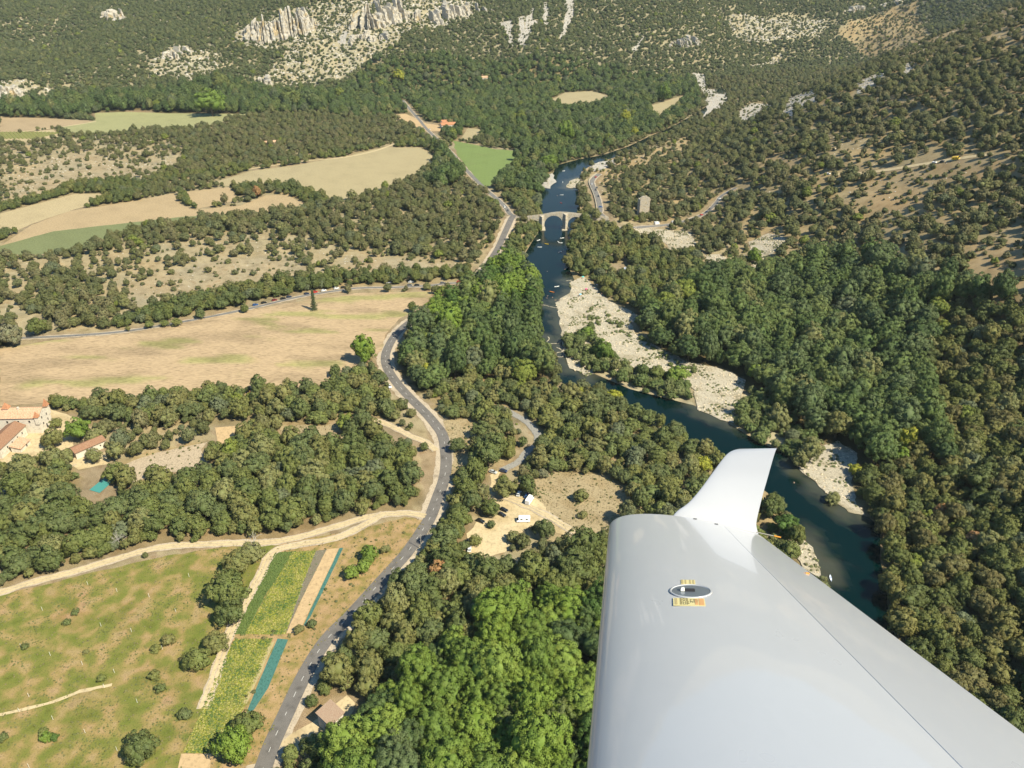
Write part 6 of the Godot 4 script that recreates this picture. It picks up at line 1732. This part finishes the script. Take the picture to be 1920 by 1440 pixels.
	part("fly_sheet", tm.mesh(), flat(lin(.55, .6, .7), 0.7, false), tent)
	tm = MB.new()
	tm.solid([Vector3(-.8, 0, 2.0), Vector3(.8, 0, 2.0), Vector3(0, 1.5, 1.5), Vector3(-.8, 0, 2.25), Vector3(.8, 0, 2.25), Vector3(0, 1.45, 1.7)], [[0, 1, 2], [3, 4, 5], [0, 1, 4, 3], [1, 2, 5, 4], [2, 0, 3, 5]])
	part("doorway", tm.mesh(), flat(lin(.04, .08, .25), 0.7, false), tent)

# one continuous body from tapered bones: smooth union meshed as surface nets
func person_mesh(bones: Array) -> ArrayMesh:
	var cell := 0.035
	var lo := Vector3(9, 9, 9)
	var hi := -lo
	for b in bones:
		for e in [Vector3(b[0], b[1], b[2]), Vector3(b[4], b[5], b[6])]:
			lo = lo.min(e - Vector3.ONE * 0.2); hi = hi.max(e + Vector3.ONE * 0.2)
	var n := Vector3i(((hi - lo) / cell).ceil())
	var f := PackedFloat32Array()
	f.resize((n.x + 1) * (n.y + 1) * (n.z + 1))
	var id := func(x: int, y: int, z: int) -> int: return (z * (n.y + 1) + y) * (n.x + 1) + x
	for z in n.z + 1:
		for y in n.y + 1:
			for x in n.x + 1:
				var p := lo + Vector3(x, y, z) * cell
				var s := 0.0
				for b in bones:
					var a := Vector3(b[0], b[1], b[2])
					var e := Vector3(b[4], b[5], b[6]) - a
					var t := clampf((p - a).dot(e) / e.length_squared(), 0, 1)
					s += exp(-maxf(-1.0, (p - a - e * t).length() - lerpf(b[3], b[7], t)) * 60.0)
				f[id.call(x, y, z)] = -log(s + 1e-12) / 60.0
	var m := MB.new()
	var vid := {}
	for z in n.z:
		for y in n.y:
			for x in n.x:
				var sum := Vector3.ZERO
				var cnt := 0
				for e in [[0, 0, 0, 1, 0, 0], [0, 1, 0, 1, 1, 0], [0, 0, 1, 1, 0, 1], [0, 1, 1, 1, 1, 1], [0, 0, 0, 0, 1, 0], [1, 0, 0, 1, 1, 0], [0, 0, 1, 0, 1, 1], [1, 0, 1, 1, 1, 1], [0, 0, 0, 0, 0, 1], [1, 0, 0, 1, 0, 1], [0, 1, 0, 0, 1, 1], [1, 1, 0, 1, 1, 1]]:
					var fa := f[id.call(x + e[0], y + e[1], z + e[2])]
					var fb := f[id.call(x + e[3], y + e[4], z + e[5])]
					if (fa < 0) != (fb < 0):
						sum += Vector3(e[0], e[1], e[2]).lerp(Vector3(e[3], e[4], e[5]), fa / (fa - fb)); cnt += 1
				if cnt:
					var g := Vector3(f[id.call(x + 1, y, z)] - f[id.call(x, y, z)], f[id.call(x, y + 1, z)] - f[id.call(x, y, z)], f[id.call(x, y, z + 1)] - f[id.call(x, y, z)])
					var p := lo + (Vector3(x, y, z) + sum / cnt) * cell
					var cloth := p.y > 0.72 and p.y < 1.0 and absf(p.x) < 0.2
					vid[Vector3i(x, y, z)] = m.add(p, g.normalized(), Color(.12, .12, .3) if cloth else (Color(.2, .15, .12) if p.y > 1.66 else Color.WHITE))
	for c in vid:
		for ax in 3:
			var o := [Vector3i(1, 0, 0), Vector3i(0, 1, 0), Vector3i(0, 0, 1)]
			var e: Vector3i = o[ax]
			var u: Vector3i = o[(ax + 1) % 3]
			var w: Vector3i = o[(ax + 2) % 3]
			if (f[id.call(c.x, c.y, c.z)] < 0) != (f[id.call(c.x + e.x, c.y + e.y, c.z + e.z)] < 0) and vid.has(c - u) and vid.has(c - w) and vid.has(c - u - w):
				m.quad(vid[c], vid[c - u], vid[c - u - w], vid[c - w])
	return m.mesh()

# ------------------------------------------------------------------ the aeroplane's wing
# wing axes: x towards the trailing edge, y up from the wing, z towards the fuselage
const LE0 := Vector3(.214, -1.1, -2.2)
const LE1 := Vector3(.63, -.86, -4.95)
const TE0 := Vector3(1.45, -1.0, -2.0)
const TE1 := Vector3(1.50, -.913, -4.72)
func wing_point(x: float, s: float, side := 1.0, thick := 1.0) -> Vector3:
	var a := LE0.lerp(LE1, s)
	var b := TE0.lerp(TE1, s)
	if s > 0.9:
		var k := (s - 0.9) / 0.1
		a = a.lerp(b, 0.10 * pow(k, 3.0))
	var c := b - a
	var up := c.cross(LE1 - LE0).normalized()
	var y := 0.65 * (0.2969 * sqrt(x) - 0.126 * x - 0.3516 * x * x + 0.2843 * x * x * x - 0.1036 * x * x * x * x)
	var camber := 0.09 * x * (1 - x)
	return a + c * x + up * c.length() * (y * side * thick + camber)
func wing_normal(x: float, s: float) -> Vector3:
	var a := wing_point(minf(x + 0.01, 1.0), s) - wing_point(maxf(x - 0.01, 0.0), s)
	var b := wing_point(x, s + 0.01) - wing_point(x, s - 0.01)
	return a.cross(b).normalized()
func make_wing(frame: Transform3D) -> void:
	var wing := thing("aircraft_wing", "white aeroplane wing with upturned winglet above the river", "aircraft wing")
	wing.transform = frame
	var m := MB.new()
	var xs := []
	for k in 33: xs.append(0.5 - 0.5 * cos(PI * k / 32.0))
	var ss := []
	for k in 24: ss.append(-0.75 + 1.6 * k / 23.0)
	for k in range(1, 13): ss.append(0.85 + 0.15 * sin(PI / 2 * k / 12.0))
	for side in [1.0, -1.0]:
		var last := []
		for s in ss:
			var thick := sqrt(maxf(0.02, 1.0 - pow(clampf((s - 0.965) / 0.035, 0, 1), 2.0)))
			var row := []
			for x in xs:
				var p := wing_point(x, s, side, thick)
				var px := wing_point(minf(x + 0.004, 1.0), s, side, thick) - wing_point(maxf(x - 0.004, 0.0), s, side, thick)
				var nn: Vector3 = px.cross(LE1 - LE0).normalized() * side
				if s > 0.965: nn = (nn + (LE1 - LE0).normalized() * pow((s - 0.965) / 0.035, 2.0) * 1.2).normalized()
				row.append(m.add(p, nn))
			if last:
				for k in xs.size() - 1: m.quad(last[k], last[k + 1], row[k + 1], row[k])
			last = row
	part("wing_panel", m.mesh(), mats.white_paint, wing)
	# aileron and flap: proud by 3 mm with a rounded nose
	for span in [["aileron", -0.7, 0.955]]:
		m = MB.new()
		var last := []
		for k in 13:
			var s: float = lerpf(span[1], span[2], k / 12.0)
			var row := []
			for e in [[0.7525, -0.001], [0.7532, 0.0006], [0.755, 0.0016], [0.8, 0.0018], [0.86, 0.002], [0.92, 0.002], [0.97, 0.002], [1.0, 0.0015]]:
				var up := wing_normal(e[0], s)
				var nn := up
				if e[0] < 0.754: nn = (up - (TE0 - LE0).normalized() * (1.6 if e[1] < 0 else 0.7)).normalized()
				row.append(m.add(wing_point(e[0], s) + up * e[1], nn))
			if last:
				for q in row.size() - 1: m.quad(last[q], last[q + 1], row[q + 1], row[q])
			last = row
		part(span[0], m.mesh(), mats.white_paint, wing)
	# winglet: stations from the wing's tip upward, leading edge, trailing edge, thickness
	m = MB.new()
	var st := [[1246, 990, 4.86, 1426, 1012, 4.70, .088], [1258, 972, 4.86, 1421, 998, 4.715, .072], [1270, 958, 4.87, 1418, 984, 4.73, .060], [1287, 946, 4.88, 1420, 970, 4.74, .050], [1302, 931, 4.89, 1424, 952, 4.755, .043], [1318, 911, 4.91, 1431, 925, 4.775, .037], [1334, 889, 4.93, 1439, 897, 4.795, .031], [1348, 870, 4.94, 1446, 872, 4.805, .026], [1359, 856, 4.95, 1451, 855, 4.815, .021], [1367, 848.5, 4.96, 1454, 846, 4.82, .022], [1376, 844, 4.965, 1455.5, 842.5, 4.825, .013], [1386, 841.5, 4.97, 1456.5, 840.5, 4.83, .003]]
	var pt := func(u: float, v: float, z: float) -> Vector3: return Vector3((u - 960) / 1442.0 * z, (720 - v) / 1442.0 * z, -z)
	var fine := []
	for k in st.size() - 1:
		for q in 4:
			var row := []
			for e in 7:
				var i0: int = maxi(k - 1, 0)
				var i3: int = mini(k + 2, st.size() - 1)
				row.append(cubic_interpolate(st[k][e], st[k + 1][e], st[i0][e], st[i3][e], q / 4.0))
			fine.append(row)
	fine.append(st[-1])
	for side in [1.0, -1.0]:
		var grid := []
		for e in fine:
			var a: Vector3 = pt.call(e[0], e[1], e[2])
			var b: Vector3 = pt.call(e[3], e[4], e[5])
			var c := b - a
			var out := c.cross(Vector3(0.35, 1, -0.12)).normalized()
			if out.z < 0: out = -out
			var row := []
			for x in xs:
				var y: float = 1.5 * (0.2969 * sqrt(x) - 0.126 * x - 0.3516 * x * x + 0.2843 * x * x * x - 0.1036 * x * x * x * x) * 2.2
				row.append(a + c * x + out * y * e[6] * side)
			grid.append(row)
		var ids := []
		for r in grid.size():
			var row := []
			for k in xs.size():
				var dx: Vector3 = grid[r][mini(k + 1, xs.size() - 1)] - grid[r][maxi(k - 1, 0)]
				var dy: Vector3 = grid[mini(r + 1, grid.size() - 1)][k] - grid[maxi(r - 1, 0)][k]
				var nn := dx.cross(dy).normalized()
				if nn.dot(Vector3(0, 0.3, 1)) * side < 0: nn = -nn
				row.append(m.add(grid[r][k], nn))
			ids.append(row)
		for r in ids.size() - 1:
			for k in xs.size() - 1: m.quad(ids[r][k], ids[r][k + 1], ids[r + 1][k + 1], ids[r + 1][k])
	part("winglet", m.mesh(), mats.white_paint, wing)
	for e in [[0.56, 0.965], [0.70, 0.955]]:
		m = MB.new()
		var q0 := wing_point(e[0], e[1]) + wing_normal(e[0], e[1]) * 0.003
		m.box(q0, Vector3(0.022, 0.004, 0.006), Basis((TE1 - LE1).normalized(), wing_normal(e[0], e[1]), (TE1 - LE1).normalized().cross(wing_normal(e[0], e[1]))))
		part("drain_slot", m.mesh(), mats.dark, wing)
	# fuel filler
	var cx := 0.352
	var cs := 0.432
	var c0 := wing_point(cx, cs)
	var up := wing_normal(cx, cs)
	var along := (wing_point(cx + 0.05, cs) - wing_point(cx - 0.05, cs)).normalized()
	var basis := Basis(along, up, along.cross(up))
	m = MB.new()
	m.lathe([Vector2(0.090, 0.0005), Vector2(0.088, 0.004), Vector2(0.083, 0.0045), Vector2(0.081, 0.002)], 40, c0, basis)
	var cap := part("filler_ring", m.mesh(), mats.white_paint, wing)
	m = MB.new()
	m.lathe([Vector2(0.0812, 0.002), Vector2(0.05, 0.0025), Vector2(0.0, 0.0025)], 40, c0, basis)
	var gm := flat(lin(.25, .28, .32), 0.3, false)
	gm.metallic = 0.6
	part("filler_cap", m.mesh(), gm, cap)
	m = MB.new()
	m.box(c0 + basis * Vector3(-0.01, 0.007, 0.0), Vector3(0.055, 0.008, 0.02), basis, Color.WHITE, 0.003)
	part("latch", m.mesh(), mats.dark, cap)
	m = MB.new()
	m.box(c0 + basis * Vector3(-0.034, 0.010, 0.0), Vector3(0.016, 0.012, 0.022), basis, Color.WHITE, 0.003)
	part("latch_tip", m.mesh(), mats.lamp, cap)
	var ink := flat(lin(.16, .14, .08), 0.8, false)
	var fnt := SystemFont.new()
	fnt.font_names = PackedStringArray(["Droid Sans"])
	for e in [[-0.012, 0.138, 0.128, 0.092, [["EX5", -0.032, 0.105], ["EX5", -0.032, 0.126], ["SUP", -0.030, 0.147], ["SUP", -0.030, 0.166], ["FTS", 0.008, 0.118], ["NO", 0.008, 0.140]]], [-0.008, -0.125, 0.062, 0.060, []]]:
		var pc: Vector3 = c0 + along * e[0] - basis.z * -e[1]
		# stand on the curved skin
		pc += up * (0.0012)
		m = MB.new()
		m.box(pc, Vector3(e[2], 0.0012, e[3]), basis)
		var card := part("placard", m.mesh(), flat(lin(.62, .54, .27), 0.6, false), wing)
		var bars := [[-0.052, 0.010, 0.078], [0.030, 0.012, 0.07], [0.05, 0.02, 0.08]] if e[1] > 0 else [[-0.024, 0.008, 0.058], [-0.010, 0.006, 0.058], [0.010, 0.006, 0.058], [0.024, 0.007, 0.058]]
		for q in bars.size():
			m = MB.new()
			m.box(pc + along * bars[q][0] + up * 0.001, Vector3(bars[q][1], 0.0012, bars[q][2]), basis)
			part("print_bar", m.mesh(), flat(lin(.58, .32, .14), 0.7, false) if e[1] > 0 and q > 0 else flat(lin(.42, .34, .17), 0.7, false), card)
		for w in e[4]:
			var tm := TextMesh.new()
			tm.text = w[0]; tm.font = fnt; tm.font_size = 16; tm.pixel_size = 0.0014; tm.depth = 0.0008
			var o := part("lettering", tm, ink, card)
			o.transform = Transform3D(Basis(along, -basis.z * -1.0 * -1.0, up), c0 + along * w[1] + basis.z * w[2] + up * 0.0026)
	# static wicks at the trailing edge
	var orange := flat(lin(.60, .27, .05), 0.6, false)
	for e in [[0.985, 0.035, Vector3(.12, -.02, .05)], [0.66, -0.03, Vector3(.055, .0, .012)]]:
		var s: float = e[0]
		var p := wing_point(1.0, s) + Vector3(-0.075 if s < 0.9 else 0.0, 0.010, 0)
		m = MB.new()
		m.tube([p - e[2] * 0.1, p + e[2] * 0.75], [0.003, 0.003], 6)
		var wick := part("static_wick", m.mesh(), mats.dead if s > 0.9 else orange, wing)
		m = MB.new()
		m.tube([p + e[2] * 0.7, p + e[2]], [0.006, 0.005], 6)
		part("wick_tip", m.mesh(), orange, wick)

func _ready() -> void:
	var cam := Camera3D.new()
	cam.name = "camera"; add_child(cam)
	cam.position = Vector3(0, CAM_H, 0); cam.rotation_degrees = Vector3(-PITCH, 0, 0)
	cam.fov = rad_to_deg(2.0 * atan(720.0 / 1442.0)); cam.near = 0.1; cam.far = 9000.0; cam.current = true
	var env := Environment.new()
	env.background_mode = Environment.BG_SKY
	env.sky = Sky.new()
	var sky := ProceduralSkyMaterial.new()
	sky.sky_top_color = Color(0.21, 0.38, 0.56); sky.sky_horizon_color = Color(0.62, 0.70, 0.75); sky.sky_curve = 0.14
	sky.ground_horizon_color = Color(0.55, 0.58, 0.56); sky.ground_bottom_color = Color(0.32, 0.32, 0.25)
	env.sky.sky_material = sky
	env.tonemap_mode = Environment.TONE_MAPPER_LINEAR
	env.tonemap_exposure = 1.88
	env.sdfgi_enabled = true; env.ssao_enabled = true; env.ssil_enabled = true
	env.fog_enabled = true; env.fog_density = 0.00003; env.fog_light_color = Color(0.80, 0.86, 0.87)
	var we := WorldEnvironment.new()
	we.name = "world_environment"; we.environment = env; add_child(we)
	var sun := DirectionalLight3D.new()
	sun.name = "sun"; add_child(sun)
	var el := deg_to_rad(49.0)
	var az := deg_to_rad(37.0)
	sun.look_at_from_position(Vector3(cos(el) * cos(az), sin(el), cos(el) * sin(az)) * 100.0, Vector3.ZERO)
	sun.light_energy = 1.6; sun.light_color = Color(1.0, 0.965, 0.86); sun.light_angular_distance = 0.5; sun.shadow_enabled = true

	make_materials()
	make_terrain()
	make_sheets()
	make_roads()
	make_cliffs()
	make_bridge()
	make_buildings()
	make_tree_kinds()
	make_vegetation()
	make_dead_tree(-115.3, 266.8, 9.0, "bare grey dead tree at the corner of the crop beds")
	make_dead_tree(-177.3, 270.2, 7.0, "bare grey dead tree at the edge of the oak wood by the track")
	make_dead_tree(-205.4, 266.4, 6.0, "small leafless grey tree near the murky pool")
	make_ground_cover()
	make_spruce()
	make_vehicles()
	make_wing(cam.transform)

func make_spruce() -> void:
	rng.seed = 17
	var t := thing("conifer", "lone spiky conifer standing in the hay field", "tree", at(-149.5, 538.1, -0.1))
	var m := MB.new()
	m.tube([Vector3.ZERO, Vector3(0.05, 9, 0), Vector3(0, 17.5, 0)], [0.3, 0.16, 0.03], 7)
	part("trunk", m.mesh(), mats.bark, t)
	m = MB.new()
	for k in 90:
		var y := 1.0 + 15.5 * k / 90.0
		var r := (3.4 * (1 - y / 18.0) + 0.3) * rng.randf_range(0.5, 1.1)
		var a := k * 2.4
		var tip := Vector3(cos(a) * r, y - 0.25 * r + (0.6 if y > 9 else 0.0), sin(a) * r)
		for q in 60:
			var f := rng.randf_range(0.15, 1.0)
			var p := Vector3(0, y, 0).lerp(tip, f) + rdir() * 0.28
			var n := (rdir() + Vector3(0, 0.7, 0)).normalized()
			var tt := n.cross(rdir()).normalized()
			var b := n.cross(tt)
			var g := rng.randf_range(0.8, 1.2)
			var v0 := m.add(p - tt * 0.42, n, Color(g, g, g))
			var v1 := m.add(p + b * 0.2, n, Color(g, g, g))
			var v2 := m.add(p + tt * 0.42, n, Color(g, g, g))
			m.tri(v0, v1, v2)
	part("crown", m.mesh(), leaf_mat([.10, .125, .06]), t)
